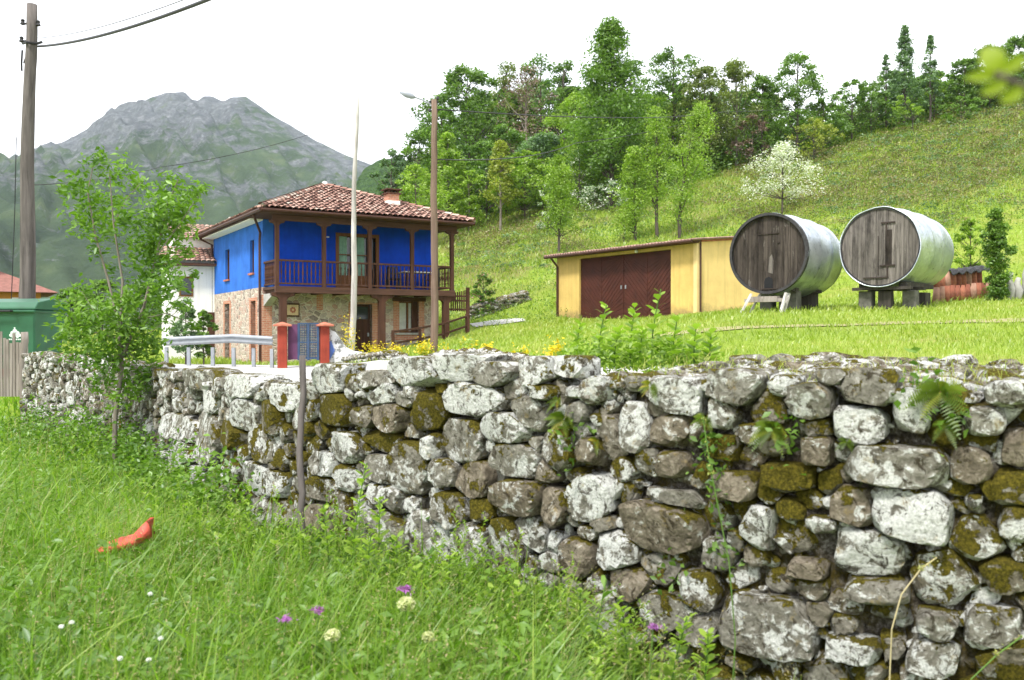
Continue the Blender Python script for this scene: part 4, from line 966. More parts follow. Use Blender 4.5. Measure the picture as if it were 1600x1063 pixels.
# stands
def local(root, x, y, z=0): r = root.matrix_basis @ Vector((x, y, z)); return r
def trestle():
    p = local(vl, 0, -.2); z0 = gz(p.x, p.y); t = empty('sawhorse', (p.x, p.y, z0), vl.rotation_euler.z, 'low wooden trestle with pale splayed legs under the front of the left barrel', 'trestle')
    m = MB(); m.box((-.55, -.12, .27), (.5, .1, .36)); m.box((-.4, -.1, .36), (.35, .12, .42)); m.build('beam', M['oldwood'], t)
    for x, s_ in ((-.5, -1), (.45, 1), (-.4, -1), (.4, 1)):
        y = -.2 if abs(x) > .42 else .15; m = MB(); m.bar((x - .12 * (1 if x < 0 else -.4), y - .1, -.12), (x + .12 * (1 if x < 0 else 1), y + .15, .5), .07, .05, .9); m.build('leg', M['palepole'], t)
trestle()
def blocks(root, xs, label, z1, mat, cat='concrete block', nm='concrete_block'):
    for (x, y, w, d_, zt_, lb) in xs:
        p = local(root, x, y); z0 = gz(p.x, p.y); m = MB(); m.box((-w / 2, -d_ / 2, -.1), (w / 2, d_ / 2, zt_ - z0), jit=.015)
        o = m.build(nm, mat, None, bevel=.015); o.location = (p.x, p.y, z0); o.rotation_euler.z = root.rotation_euler.z + .1 * x; tag(o, lb, cat, label)
grp = 'supports under the giant barrels'
blocks(vl, [(.3, .75, .5, .4, 2.86, 'grey concrete block under the middle of the left barrel'), (-.35, .8, .35, .35, 2.85, 'smaller concrete block under the left barrel beside the trestle')], grp, 0, M['block'])
blocks(vl, [(.35, 2.1, .45, .25, 2.84, 'dark timber chock under the rear of the left barrel')], grp, 0, M['timber'], 'timber block', 'timber_chock')
blocks(vr, [(-.45, .35, .34, .3, 2.86, 'pale block under the front left of the right barrel'), (.6, .65, .34, .34, 2.86, 'pale block under the front right of the right barrel')], grp, 0, M['block'])
blocks(vr, [(.05, .35, .34, .3, 2.86, 'dark timber block in the middle under the right barrel'), (.35, 1.9, .6, .5, 2.86, 'dark timber block under the rear of the right barrel')], grp, 0, M['timber'], 'timber block', 'timber_chock')
p = local(vr, 0, .2); m = MB(); m.box((-.75, -.15, .02), (.8, .0, .1)); m.box((-.6, .6, .02), (.9, .75, .1)); m.box((-.6, -.05, .1), (-.4, 2.2, .22)); m.box((.45, -.05, .1), (.65, 2.2, .22)); o = m.build('timber_cradle', M['timber']); o.location = (p.x, p.y, 2.86); o.rotation_euler.z = vr.rotation_euler.z
tag(o, 'dark timber cradle on blocks carrying the right barrel', 'cradle')
p = local(vl, 0, .5); m = MB(); m.box((-.5, -.1, 0), (.6, .1, .09)); m.box((-.55, 1.4, 0), (.7, 1.6, .09)); m.box((-.4, -.05, .09), (-.2, 1.8, .2)); m.box((.25, -.05, .09), (.45, 1.8, .2)); o = m.build('timber_cradle', M['timber']); o.location = (p.x, p.y, 2.84); o.rotation_euler.z = vl.rotation_euler.z
tag(o, 'dark timber cradle carrying the left barrel behind the trestle', 'cradle')

# ------------------------------------------------------------------ stacked roof tiles right of the barrels
tm = bpy.data.meshes.new('clay_tile'); k = 9; V = []; 
for (z, r) in ((0, .11), (.46, .085)):
    for rr_ in (r, r - .014): V += [(rr_ * math.cos(math.pi * i / (k - 1)), -rr_ * math.sin(math.pi * i / (k - 1)), z) for i in range(k)]
Fs = []
for i in range(k - 1): Fs += [(i, i + 1, 2 * k + i + 1, 2 * k + i), (k + i, 3 * k + i, 3 * k + i + 1, k + i + 1), (i, k + i, k + i + 1, i + 1), (2 * k + i, 2 * k + i + 1, 3 * k + i + 1, 3 * k + i)]
Fs += [(0, 2 * k, 3 * k, k), (k - 1, 2 * k - 1, 4 * k - 1, 3 * k - 1)]
tm.from_pydata(V, [], Fs); 
for p_ in tm.polygons: p_.use_smooth = True
tmats = [plain('terracotta_a', (.34, .13, .08), .9, .3, 6, bump=.3), plain('terracotta_b', (.24, .085, .055), .9, .3, 6, bump=.3), plain('terracotta_c', (.38, .22, .16), .9, .3, 6, bump=.3)]
tm.materials.append(tmats[0]); TM = [tm]
for q_ in tmats[1:]: c_ = tm.copy(); c_.materials.clear(); c_.materials.append(q_); TM.append(c_)
ORD = ['first', 'second', 'third', 'fourth', 'fifth', 'sixth', 'seventh', 'eighth', 'ninth', 'tenth', 'eleventh']
rs = np.random.default_rng(4)
a0, a1 = at(1462, 455, 26.5), at(1548, 452, 27.5)
for row in range(2):
    for i in range(11):
        f = (i + .5 * row) / 10.5; 
        if row == 1 and i > 8: continue
        x, y = a0.x + (a1.x - a0.x) * f, a0.y + (a1.y - a0.y) * f + .12 * row; o = bpy.data.objects.new('clay_tile', TM[rs.integers(0, 3)]); COL.objects.link(o)
        o.location = (x, y, gz(x, y) - .02 + (.42 if row else 0)); o.rotation_euler = (rs.uniform(-.12, 0), rs.uniform(-.05, .05), rs.uniform(-.3, .3)); o.scale = (.98, .98, rs.uniform(.95, 1.08))
        tag(o, ORD[i] + ' clay tile from the left in the ' + ('bottom', 'upper')[row] + ' row of the tile stack', 'roof tile', ('upper row of stacked tiles', 'bottom row of stacked tiles')[row == 0])
m = MB(); n = 22; V = []
for j in range(6):
    for i in range(n + 1):
        f = .25 + .7 * i / n; x, y = a0.x + (a1.x - a0.x) * f, a0.y + (a1.y - a0.y) * f - .12 + j * .1; V.append((x, y, gz(x, y) + .93 - .09 * math.sin(i * 1.3) * .4 - (.10 if j == 0 else 0) + rs.uniform(-.02, .02)))
V += [(x, y, z - .03) for x, y, z in V]; k = 6 * (n + 1)
m.add(V, [(j * (n + 1) + i, j * (n + 1) + i + 1, (j + 1) * (n + 1) + i + 1, (j + 1) * (n + 1) + i) for j in range(5) for i in range(n)] + [(k + j * (n + 1) + i, k + (j + 1) * (n + 1) + i, k + (j + 1) * (n + 1) + i + 1, k + j * (n + 1) + i + 1) for j in range(5) for i in range(n)] + [(i, k + i, k + i + 1, i + 1) for i in range(n)])
tag(m.build('tarpaulin', M['black']), 'dark sheet crumpled over the top of the roof tile stack', 'tarpaulin')
# rough pale posts and rocks at the right edge
for k, (px, py, h, r_) in enumerate(((1578, 455, .78, .10), (1590, 455, .62, .10), (1604, 454, .95, .12))):
    p = at(px, py, 26); z0 = gz(p.x, p.y); m = MB(); m.tube([(0, 0, -.1), (.03, 0, h * .4), (-.02, .02, h * .75), (.03, 0, h)], [r_, r_ * 1.1, r_ * .8, r_ * .6], 9, wob=.15)
    o = m.build('stone_post', M['concrete'], smooth=True); o.location = (p.x, p.y, z0); tag(o, ('knobbly pale stone upright just right of the dense shrub', 'shorter pale stone upright between two taller ones', 'broad pale stone upright at the right edge of the meadow')[k], 'stone', 'upright stones at the right edge')

# ------------------------------------------------------------------ poles, lamp, wires
def pole(name, p_top, p_bot, r0_, r1_, mat, label, cat, sway=0.04, n=14):
    z0 = gz(p_bot.x, p_bot.y); t = empty(name, (p_bot.x, p_bot.y, z0), 0, label, cat); r = Vector(t.location); pts = []
    ra_ = random.Random(name + label)
    for k in range(n + 1):
        f = k / n; q_ = Vector((p_bot.x, p_bot.y, z0 - .3)).lerp(p_top, f) - r; s_ = sway * math.sin(f * math.pi); pts.append(q_ + Vector((s_ * math.sin(f * 7) + ra_.uniform(-.012, .012), 0, 0)))
    m = MB(); m.tube(pts, [r0_ + (r1_ - r0_) * k / n for k in range(n + 1)], 10, wob=.05); m.build('pole', mat, t, smooth=True); return t
D1 = 21.
up = pole('utility_pole', at(53, 9, D1), at(37, 520, D1), .205, .115, M['pole'], 'tall weathered grey wooden utility pole leaning beside the green container', 'utility pole')
r = Vector(up.location)
def fitting(py, dx, nm='insulator'):
    c_ = at(50, py, D1) - r; m = MB(); m.bar(c_, c_ + Vector((dx, -.02, -.02)), .035); m.lathe([(.02, -.05), (.06, -.03), (.035, .03), (.05, .06), (.02, .09)], c_ + Vector((dx, -.02, 0)), 8); m.build(nm, M['black'], up)
fitting(38, -.17); fitting(40, .19); fitting(65, -.2)
m = MB(); c_ = at(51, 72, D1) - r; m.tube([c_ + Vector((-.17, -.05, .02)), c_ + Vector((0, -.2, 0)), c_ + Vector((.17, -.05, .02)), c_ + Vector((.3, -.1, .04))], .03, 6); m.build('clamp', M['black'], up)
m = MB(); c_ = at(37, 80, D1) - r; m.tube([c_, c_ + Vector((-.02, 0, -.3)), at(36, 112, D1) - r], .022, 6); m.tube([at(39, 100, D1) - r, at(47, 76, D1) - r], .015, 5); m.build('stay_rod', M['black'], up)
m = MB(); m.tube([at(27, 215, D1) - r, at(24, 330, D1) - r, at(18, 470, D1) - r], .010, 5); m.build('down_cable', M['black'], up)
def wire(pts, r_, label, sag=0, nm='overhead_cable', cat='cable'):
    P = []; 
    for a_, b_ in zip(pts[:-1], pts[1:]):
        for k in range(16): f = k / 16; q_ = a_.lerp(b_, f); q_.z -= sag * 4 * f * (1 - f); P.append(q_)
    P.append(pts[-1]); o0 = P[0].copy(); m = MB(); m.tube([q_ - o0 for q_ in P], r_, 6); o = m.build(nm, M['black'], smooth=True); o.location = o0; tag(o, label, cat, 'overhead wires')
wire([at(62, 74, D1 - .1), at(335, -2, 11.5), at(620, -95, 7.5)], .026, 'thick black bundled cable running from the utility pole up out of the picture', .12)
wire([at(62, 61, D1 - .1), at(298, -2, 11.8), at(560, -75, 8)], .007, 'thin wire just above the thick cable leaving the utility pole', .1)
LP = 24.
wire([at(36, 290, D1), at(250, 262, 30), at(480, 212, 34), at(560, 205, 36)], .010, 'dark wire crossing in front of the mountain from the utility pole', .12)
wire([at(684, 172, LP), at(1130, 176, 60), at(1480, 150, 110)], .018, 'upper pale wire crossing the wooded slope from the street lamp', .3)
wire([at(684, 250, LP), at(900, 224, 50), at(1120, 178, 80)], .018, 'lower wire rising across the wooded slope from the street lamp', .3)
pole('flagpole', at(560.5, 142, 29), at(548, 512, 29), .115, .05, M['palepole'], 'tall bleached bare pole standing in front of the gallery door', 'pole', .06)
lp = pole('street_lamp', at(679, 157, LP), at(678.5, 541, LP), .105, .078, M['tanpole'], 'brown wooden street lamp post standing on the lawn right of the pale pole', 'street lamp', .02)
r = Vector(lp.location); m = MB(); m.tube([at(679, 170, LP) - r, at(672, 163, LP) - r, at(660, 157, LP) - r, at(646, 152, LP) - r], .022, 6); m.build('arm', M['galv'], lp)
m = MB(); a_, b_ = at(649, 153.5, LP) - r, at(625, 145, LP) - r; m.tube([a_, a_.lerp(b_, .2), a_.lerp(b_, .6), b_], [.03, .075, .085, .03], 10); m.build('lamp_head', plain('grey_lamp_housing', (.28, .30, .34), .4, .1), lp, smooth=True)
m = MB(); m.bar(at(671, 160, LP) - r, at(685, 160, LP) - r, .05); m.lathe([(.02, 0), (.045, .02), (.02, .09)], at(684, 157, LP) - r, 8); m.lathe([(.02, 0), (.045, .02), (.02, .09)], at(672, 176, LP) - r, 8); m.build('insulator', M['black'], lp)

# ------------------------------------------------------------------ guard rail, gate pillars, gate
gA, gB, gC = Vector((-11.1, 28.6, 0)), Vector((-8.75, 28.1, 0)), Vector((-7.35, 27.6, 0))
t = empty('guard_rail', (gA.x, gA.y, gz(gA.x, gA.y)), 0, 'galvanised steel guard rail along the road in front of the blue house', 'guard rail'); r = Vector(t.location)
prof_ = [(.0, -.16), (-.04, -.15), (-.08, -.10), (-.08, -.06), (-.02, -.02), (-.02, .02), (-.08, .06), (-.08, .10), (-.04, .15), (.0, .16), (.006, .16), (-.03, .145), (-.07, .10), (-.07, .065), (-.012, .02), (-.012, -.02), (-.07, -.065), (-.07, -.10), (-.03, -.145), (.006, -.16)]
pts_ = [gA, gB, gC]; zc_ = [zpix(534, 28.6), zpix(529, 28.1), zpix(533, 27.6)]
V = []; n = len(prof_)
for q_, z in zip(pts_, zc_):
    for (o_, h) in prof_: V.append((q_.x - r.x + o_ * .2, q_.y - r.y + o_, z - r.z + h * .86))
m = MB(); m.add(V, [(j * n + i, j * n + (i + 1) % n, (j + 1) * n + (i + 1) % n, (j + 1) * n + i) for j in range(2) for i in range(n)]); m.build('beam', M['galv'], t)
for f in (.02, .35, .7, 1, 1.5, 1.95):
    q_ = pts_[0].lerp(pts_[1], f) if f < 1 else pts_[1].lerp(pts_[2], f - 1); m = MB(); zz_ = gz(q_.x, q_.y + .1)
    m.box((q_.x - r.x - .05, q_.y - r.y + .01, zz_ - r.z - .2), (q_.x - r.x + .05, q_.y - r.y + .12, zz_ - r.z + .62)); m.build('post', M['galv'], t)
def pillar(px, w_px, d_, top, label, sidewall=False):
    p = at(px, 560, d_); z0 = gz(p.x, p.y); w = w_px / F * d_; h = zpix(top, d_) - z0; t = empty('gate_pillar', (p.x, p.y, z0), .35, label, 'gate pillar', 'pillars of the blue gate')
    m = MB(); m.box((-w / 2, -w / 2, -.3), (w / 2, w / 2, h)); m.build('shaft', M['orange'], t, bevel=.02)
    m = MB(); c_ = w / 2 + .12; m.add([(-c_, -c_, h), (c_, -c_, h), (c_, c_, h), (-c_, c_, h), (-c_, -c_, h + .05), (c_, -c_, h + .05), (c_, c_, h + .05), (-c_, c_, h + .05), (0, 0, h + .14)], [(3, 2, 1, 0), (0, 1, 5, 4), (1, 2, 6, 5), (2, 3, 7, 6), (3, 0, 4, 7), (4, 5, 8), (5, 6, 8), (6, 7, 8), (7, 4, 8)]); m.build('cap', M['terra'], t)
    return t
pillar(441, 14, 27.6, 510, 'orange gate pillar with tiled cap between the guard rail and the purple board')
pr = pillar(507, 14, 27.9, 510, 'orange gate pillar with tiled cap right of the blue gate')
t = empty('metal_gate', at(449, 560, 27.7), 0, 'blue steel gate of mesh panels with a purple board beside it', 'gate'); r = Vector(t.location)
def pt(px, py, dd=27.75): return at(px, py, dd) - r
m = MB(); a_, b_ = pt(450, 562), pt(465, 507); m.box((a_.x, a_.y - .02, a_.z), (b_.x, a_.y + .02, b_.z)); m.build('board', M['purple'], t)
m = MB()
for px in (467, 482, 497): m.bar(pt(px, 563), pt(px, 505), .07)
for py in (506, 535, 560): m.bar(pt(466, py), pt(498, py), .05)
m.build('gate_frame', M['bluemetal'], t)
m = MB()
for k in range(9): m.bar(pt(468.5 + k * 3.4, 560), pt(468.5 + k * 3.4, 506), .02)
for k in range(14): m.bar(pt(467, 509 + k * 3.8), pt(498, 509 + k * 3.8), .02)
m.build('mesh_panel', M['bluemetal'], t)
# sloping whitewashed garden wall right of the gate
a = N('flaking_whitewash'); co = a.coord('Object'); n1 = a.noise(co, 3.5, 6, .7)
wwm = a.pbr(a.mix(a.ramp(n1, [(.44, 0), (.52, 1)]), a.ramp(a.noise(co, 8, 5), [(.3, (.10, .11, .12)), (.7, (.26, .26, .25))]), (.66, .67, .70)), .9, 0, a.bump(n1, .5, .02), .1)
t = empty('garden_wall', at(512, 558, 28), .1, 'rough whitewashed stone garden wall sloping down from the right gate pillar', 'wall'); r = Vector(t.location)
top = [(513, 515), (523, 519), (531, 530), (540, 543), (552, 549), (575, 552), (600, 554)]; n = len(top); V = []
for j in (0, 1):
    for (px, py) in top: q_ = at(px, py, 28 - .0 * j); V.append((q_.x - r.x, q_.y - r.y + .35 * j, q_.z - r.z))
for j in (0, 1):
    for (px, py) in top: q_ = at(px, py, 28); V.append((q_.x - r.x, q_.y - r.y + .35 * j, -.5))
m = MB(); m.add(V, [(i, i + 1, n + i + 1, n + i) for i in range(n - 1)] + [(2 * n + i, 2 * n + i + 1, i + 1, i) for i in range(n - 1)] + [(n + i, n + i + 1, 3 * n + i + 1, 3 * n + i) for i in range(n - 1)] + [(0, n, 3 * n, 2 * n), (n - 1, 3 * n - 1, 4 * n - 1, 2 * n - 1)]); m.build('masonry', wwm, t)
m = MB(); q_ = [(.06, 0), (.22, .3), (.1, .62), (.02, .5), (.03, .2)]; m.prism([(x, z - .1) for x, z in q_], 1, -.02, -.005); m.build('blue_paint_patch', plain('blue_paint', (.10, .18, .5), .8, .2), t)

# low edging of stones along the far side of the road
rs = np.random.default_rng(9); VV, FF, TT = [], [], []; off = 0
ed = catmull(np.array([(-5.2, 27.9), (-4, 25.6), (-2.7, 23.0), (-1.2, 18.8), (.15, 14.2)]), .1)
for k in range(0, len(ed)):
    for lay in range(2):
        x, y = ed[k] + rs.normal(0, .05, 2); r_ = rs.uniform(.07, .15); pl = np.vstack([rs.normal(size=(10, 3)), np.eye(3), -np.eye(3)]); pl /= np.linalg.norm(pl, axis=1)[:, None]
        P, Fc = rock(pl, r_ * rs.uniform(.6, 1, len(pl)), (1, 1, 1), 1, 20, .05, k); add_rock(P * np.array([1.3, 1.1, .8]) + np.array([x, y + .1, gz(x, y) + .06 + .13 * lay]), Fc, (rs.uniform(.4, .9), rs.random() ** 2 * .7, rs.random() * .6, 0))
ew = empty('edging_wall', (-1.2, 18.8, gz(-1.2, 18.8)), 0, 'knee-high row of rough stones edging the lawn beyond the pale road', 'stone edging')
mesh_np('stones', np.vstack(VV) - np.array(ew.location), [np.vstack(FF)], stone_mat, ew, np.vstack(TT), smooth=True)
VV, FF, TT = [], [], []; off = 0                             # low ruined wall at the foot of the hill
for k in range(420):
    f = rs.random(); px = 733 + 90 * f; p = at(px, 486, 42.5 + 2 * f); lay = rs.integers(0, 4); r_ = rs.uniform(.08, .2)
    pl = np.vstack([rs.normal(size=(10, 3)), np.eye(3), -np.eye(3)]); pl /= np.linalg.norm(pl, axis=1)[:, None]
    P, Fc = rock(pl, r_ * rs.uniform(.6, 1, len(pl)), (1, 1, 1), 1, 20, .05, k); y = p.y + rs.uniform(-.2, .3); add_rock(P * np.array([1.4, 1.1, .7]) + np.array([p.x, y, gz(p.x, y) + .08 + .17 * lay * (1 - .3 * f)]), Fc, (rs.uniform(.3, .6), rs.random() ** 2 * .7, rs.random() * .6, 0))
lw = empty('ruined_wall', (0, 43, gz(0, 43)), 0, 'low crumbling grey stone wall at the foot of the hill between house and garage', 'stone wall')
mesh_np('stones', np.vstack(VV) - np.array(lw.location), [np.vstack(FF)], stone_mat, lw, np.vstack(TT), smooth=True)

# ------------------------------------------------------------------ green rubbish container
DZ = gz(-10.7, 19.2); t = empty('rubbish_container', (-10.75, 19.2, DZ), -.12, 'big green plastic rubbish container with a white emblem behind the left end of the wall', 'rubbish container')
grn = plain('green_plastic', (.028, .11, .06), .45, .22, 2.2, bump=.1, spec=.4); wht = plain('white_print', (.65, .72, .70), .6, .1)
h0 = zpix(483, 19.2) - DZ; W2 = .68; xr = .94
m = MB(); V = [(-.75, -.42, .2), (.85, -.42, .2), (.85, .42, .2), (-.75, .42, .2), (-.88, -.55, h0), (xr, -.55, h0), (xr, .55, h0), (-.88, .55, h0)]
m.add(V, [(3, 2, 1, 0), (0, 1, 5, 4), (1, 2, 6, 5), (2, 3, 7, 6), (3, 0, 4, 7), (4, 5, 6, 7)]); 
m.box((-.93, -.6, h0 - .1), (xr + .04, .6, h0 - .02)); m.build('body', grn, t, bevel=.03)
m = MB(); n = 12; V = []
for j, y in enumerate((-.6, -.5, 0, .5, .6)):
    z = h0 + (.02, .13, .22, .13, .02)[j]
    V += [(-.95, y, z), (xr + .06, y, z)]
V += [(-.95, -.6, h0 - .02), (xr + .06, -.6, h0 - .02), (-.95, .6, h0 - .02), (xr + .06, .6, h0 - .02)]
m.add(V, [(0, 1, 3, 2), (2, 3, 5, 4), (4, 5, 7, 6), (6, 7, 9, 8), (10, 11, 1, 0), (9, 13, 12, 8), (0, 2, 4, 6, 8, 12, 10), (1, 11, 13, 9, 7, 5, 3)]); m.build('lid', grn, t, bevel=.015)
m = MB()                                                      # white emblem: a domed crest over a line of print
ex, ez = .47, h0 * .62
def fy(z): return -.42 - .13 * (z - .2) / (h0 - .2) - .004
for (dx, dz, r_) in ((0, .08, .055), (-.06, .045, .045), (.06, .045, .045), (-.10, 0, .035), (.10, 0, .035), (0, .02, .05), (0, .15, .02), (-.05, -.02, .04), (.05, -.02, .04)):
    P = [(ex + dx + r_ * math.cos(q_), fy(ez + dz + r_ * math.sin(q_)) , ez + dz + r_ * math.sin(q_)) for q_ in np.linspace(0, 2 * math.pi, 9)[:-1]]; m.add(P, [tuple(range(8))])
for k in range(8): z = ez - .10; x = ex - .15 + k * .04; m.add([(x, fy(z) , z), (x + .03, fy(z), z), (x + .03, fy(z + .03), z + .03), (x, fy(z + .03), z + .03)], [(0, 1, 2, 3)])
m.build('emblem', wht, t)
for sx_ in (-.6, .7):
    for sy_ in (-.35, .35):
        m = MB(); m.lathe([(.09, -.025), (.1, 0), (.09, .025)], (0, 0, 0), 12); m.v = [(sx_ + z, sy_ + x, .1 + y) for x, y, z in m.v]; m.bar((sx_, sy_, .1), (sx_, sy_, .22), .05); m.build('wheel', M['black'], t)
m = MB(); m.tube([(-.5, -.62, h0 - .06), (-.5, -.68, h0 - .06), (.5, -.68, h0 - .06), (.5, -.62, h0 - .06)], .02, 6); m.build('handle', M['black'], t)
# old pickets at the wall's left end
rs = np.random.default_rng(2)
t = empty('picket_fence', (-8.9, 15.6, gz(-8.9, 15.6)), 0, 'row of broken grey wooden pickets at the left end of the stone wall', 'fence'); r = Vector(t.location)
for k in range(11):
    px = -8 + k * 5; m = MB(); b_ = at(px, 575, 15.6) - r; tp = at(px + rs.uniform(-1, 1), 521 + rs.uniform(-4, 16) , 15.6) - r
    m.bar(b_ - Vector((0, 0, .5)), tp, .045, .02, rs.uniform(.2, .9)); m.build('picket', M['oldwood'], t)
m = MB(); m.bar(at(-12, 557, 15.65) - r, at(47, 556, 15.65) - r, .03, .05); m.build('rail', M['oldwood'], t)
o = pole('fence_post', at(38, 519, 15.4), at(36, 600, 15.4), .07, .06, M['oldwood'], 'stout grey fence post at the right end of the broken pickets', 'post')
# stake leaning on the wall
t = pole('wooden_stake', at(472, 556, 6.35), at(470, 842, 6.0), .024, .022, M['pole'], 'thin upright wooden stake in front of the stone wall, its top pale', 'stake', .015)
# red plastic litter in the grass
m = MB(); n = 10; V = []
prof2 = [(-.19, -.035, .06), (-.12, 0, .11), (0, .03, .14), (.1, .05, .13), (.17, .11, .19), (.22, .16, .20)]
for (x, z, w) in prof2:
    for i in range(n): th = 2 * math.pi * i / n; V.append((x + .02 * math.sin(3 * th), .11 * math.sin(th), .06 + z * .9 + w * .42 * math.cos(th)))
m.add(V, [(j * n + i, j * n + (i + 1) % n, (j + 1) * n + (i + 1) % n, (j + 1) * n + i) for j in range(len(prof2) - 1) for i in range(n)] + [tuple(range(n - 1, -1, -1)), tuple((len(prof2) - 1) * n + j for j in range(n))])
p = at(190, 862, 6.0); o = m.build('plastic_canister', plain('faded_red_plastic', (.55, .085, .06), .6, .4, 9, bump=.5), smooth=True); o.location = (p.x, p.y, .26); o.rotation_euler = (0, -.05, .2); o.scale = (.86, .9, .8)
tag(o, 'crushed red plastic canister lying in the grass at lower left', 'litter')
o2 = MB().box((-.10, -.06, -.05), (.10, .06, .08)).build('plastic_crate', plain('red_plastic', (.28, .035, .03), .5, .2)); p = at(4, 574, 15.9); o2.location = (p.x, p.y, p.z - .12); o2.data.vertices[4].co.z += .03; tag(o2, 'small faded red plastic piece below the grey pickets at the left edge', 'litter')

# ------------------------------------------------------------------ foliage builders
L_SPRING = leaf_mat('spring_leaf', (.12, .21, .02), (.33, .46, .06), .45)
L_MID = leaf_mat('mid_green_leaf', (.05, .11, .015), (.18, .30, .045), .4)
L_DARK = leaf_mat('dark_green_leaf', (.048, .10, .016), (.165, .27, .045), .4)
L_BLUE = leaf_mat('blue_green_leaf', (.06, .115, .05), (.20, .31, .13), .38)
L_OLIVE = leaf_mat('olive_brown_leaf', (.08, .11, .025), (.24, .29, .07), .38)
L_YEL = leaf_mat('yellow_green_leaf', (.15, .18, .02), (.36, .40, .06), .4)
L_PINK = leaf_mat('reddish_bare_twigs', (.09, .055, .045), (.25, .17, .13), .2)
L_WHITE = leaf_mat('white_blossom', (.50, .52, .42), (.82, .82, .78), .3)
L_GOLD = leaf_mat('yellow_flower', (.45, .33, .01), (.80, .62, .03), .3)
L_ROSE = leaf_mat('pink_flower', (.5, .16, .18), (.75, .40, .38), .3)
L_GRASS = leaf_mat('meadow_grass_blade', (.08, .17, .012), (.25, .40, .035), .5, (.44, .50, .10))
L_HILL = leaf_mat('hill_grass_blade', (.15, .215, .022), (.33, .41, .055), .42, (.50, .45, .17))
L_BRACK = leaf_mat('bracken_and_heather', (.09, .095, .03), (.24, .21, .085), .35, (.36, .29, .15))
L_FERN = leaf_mat('fern_frond', (.05, .09, .006), (.16, .23, .02), .35, (.42, .32, .03))
BARK = wood_mat('grey_brown_bark', (.05, .038, .03), (.16, .135, .115), sc=14)
BARKL = wood_mat('pale_bark', (.14, .115, .09), (.32, .28, .24), sc=14)

def leaves(C, size, r, aspect=.55, up=.35, tint=None, cup=True):
    """C (n,3) leaf centres -> diamond leaves of two triangles folded along the midrib"""
    n = len(C); a = r.normal(size=(n, 3)); a[:, 2] = a[:, 2] * .6 - .1; a /= np.linalg.norm(a, axis=1)[:, None]
    u = r.normal(size=(n, 3)); u[:, 2] += up * 3; b = np.cross(a, u); b /= np.linalg.norm(b, axis=1)[:, None]; nn = np.cross(b, a)
    s = (size * r.uniform(.6, 1.35, n))[:, None]
    V = np.stack([C - a * s * .5, C + b * s * aspect * .5 + nn * s * .10, C + a * s * .5, C - b * s * aspect * .5 + nn * s * .10], 1).reshape(-1, 3)
    i = np.arange(n)[:, None] * 4; Fq = np.concatenate([i + [0, 1, 2], i + [0, 2, 3]])
    t = np.repeat(np.clip((tint if tint is not None else .5) + r.normal(0, .10, n), 0, 1), 4)
    return V, Fq, t

def limb_mesh(paths, mat, name, parent, n=6):
    m = MB()
    for pts, r0_, r1_ in paths:
        k = len(pts); m.tube(pts, [r0_ + (r1_ - r0_) * i / (k - 1) for i in range(k)], n, cap=False)
    return m.build(name, mat, parent, smooth=True)

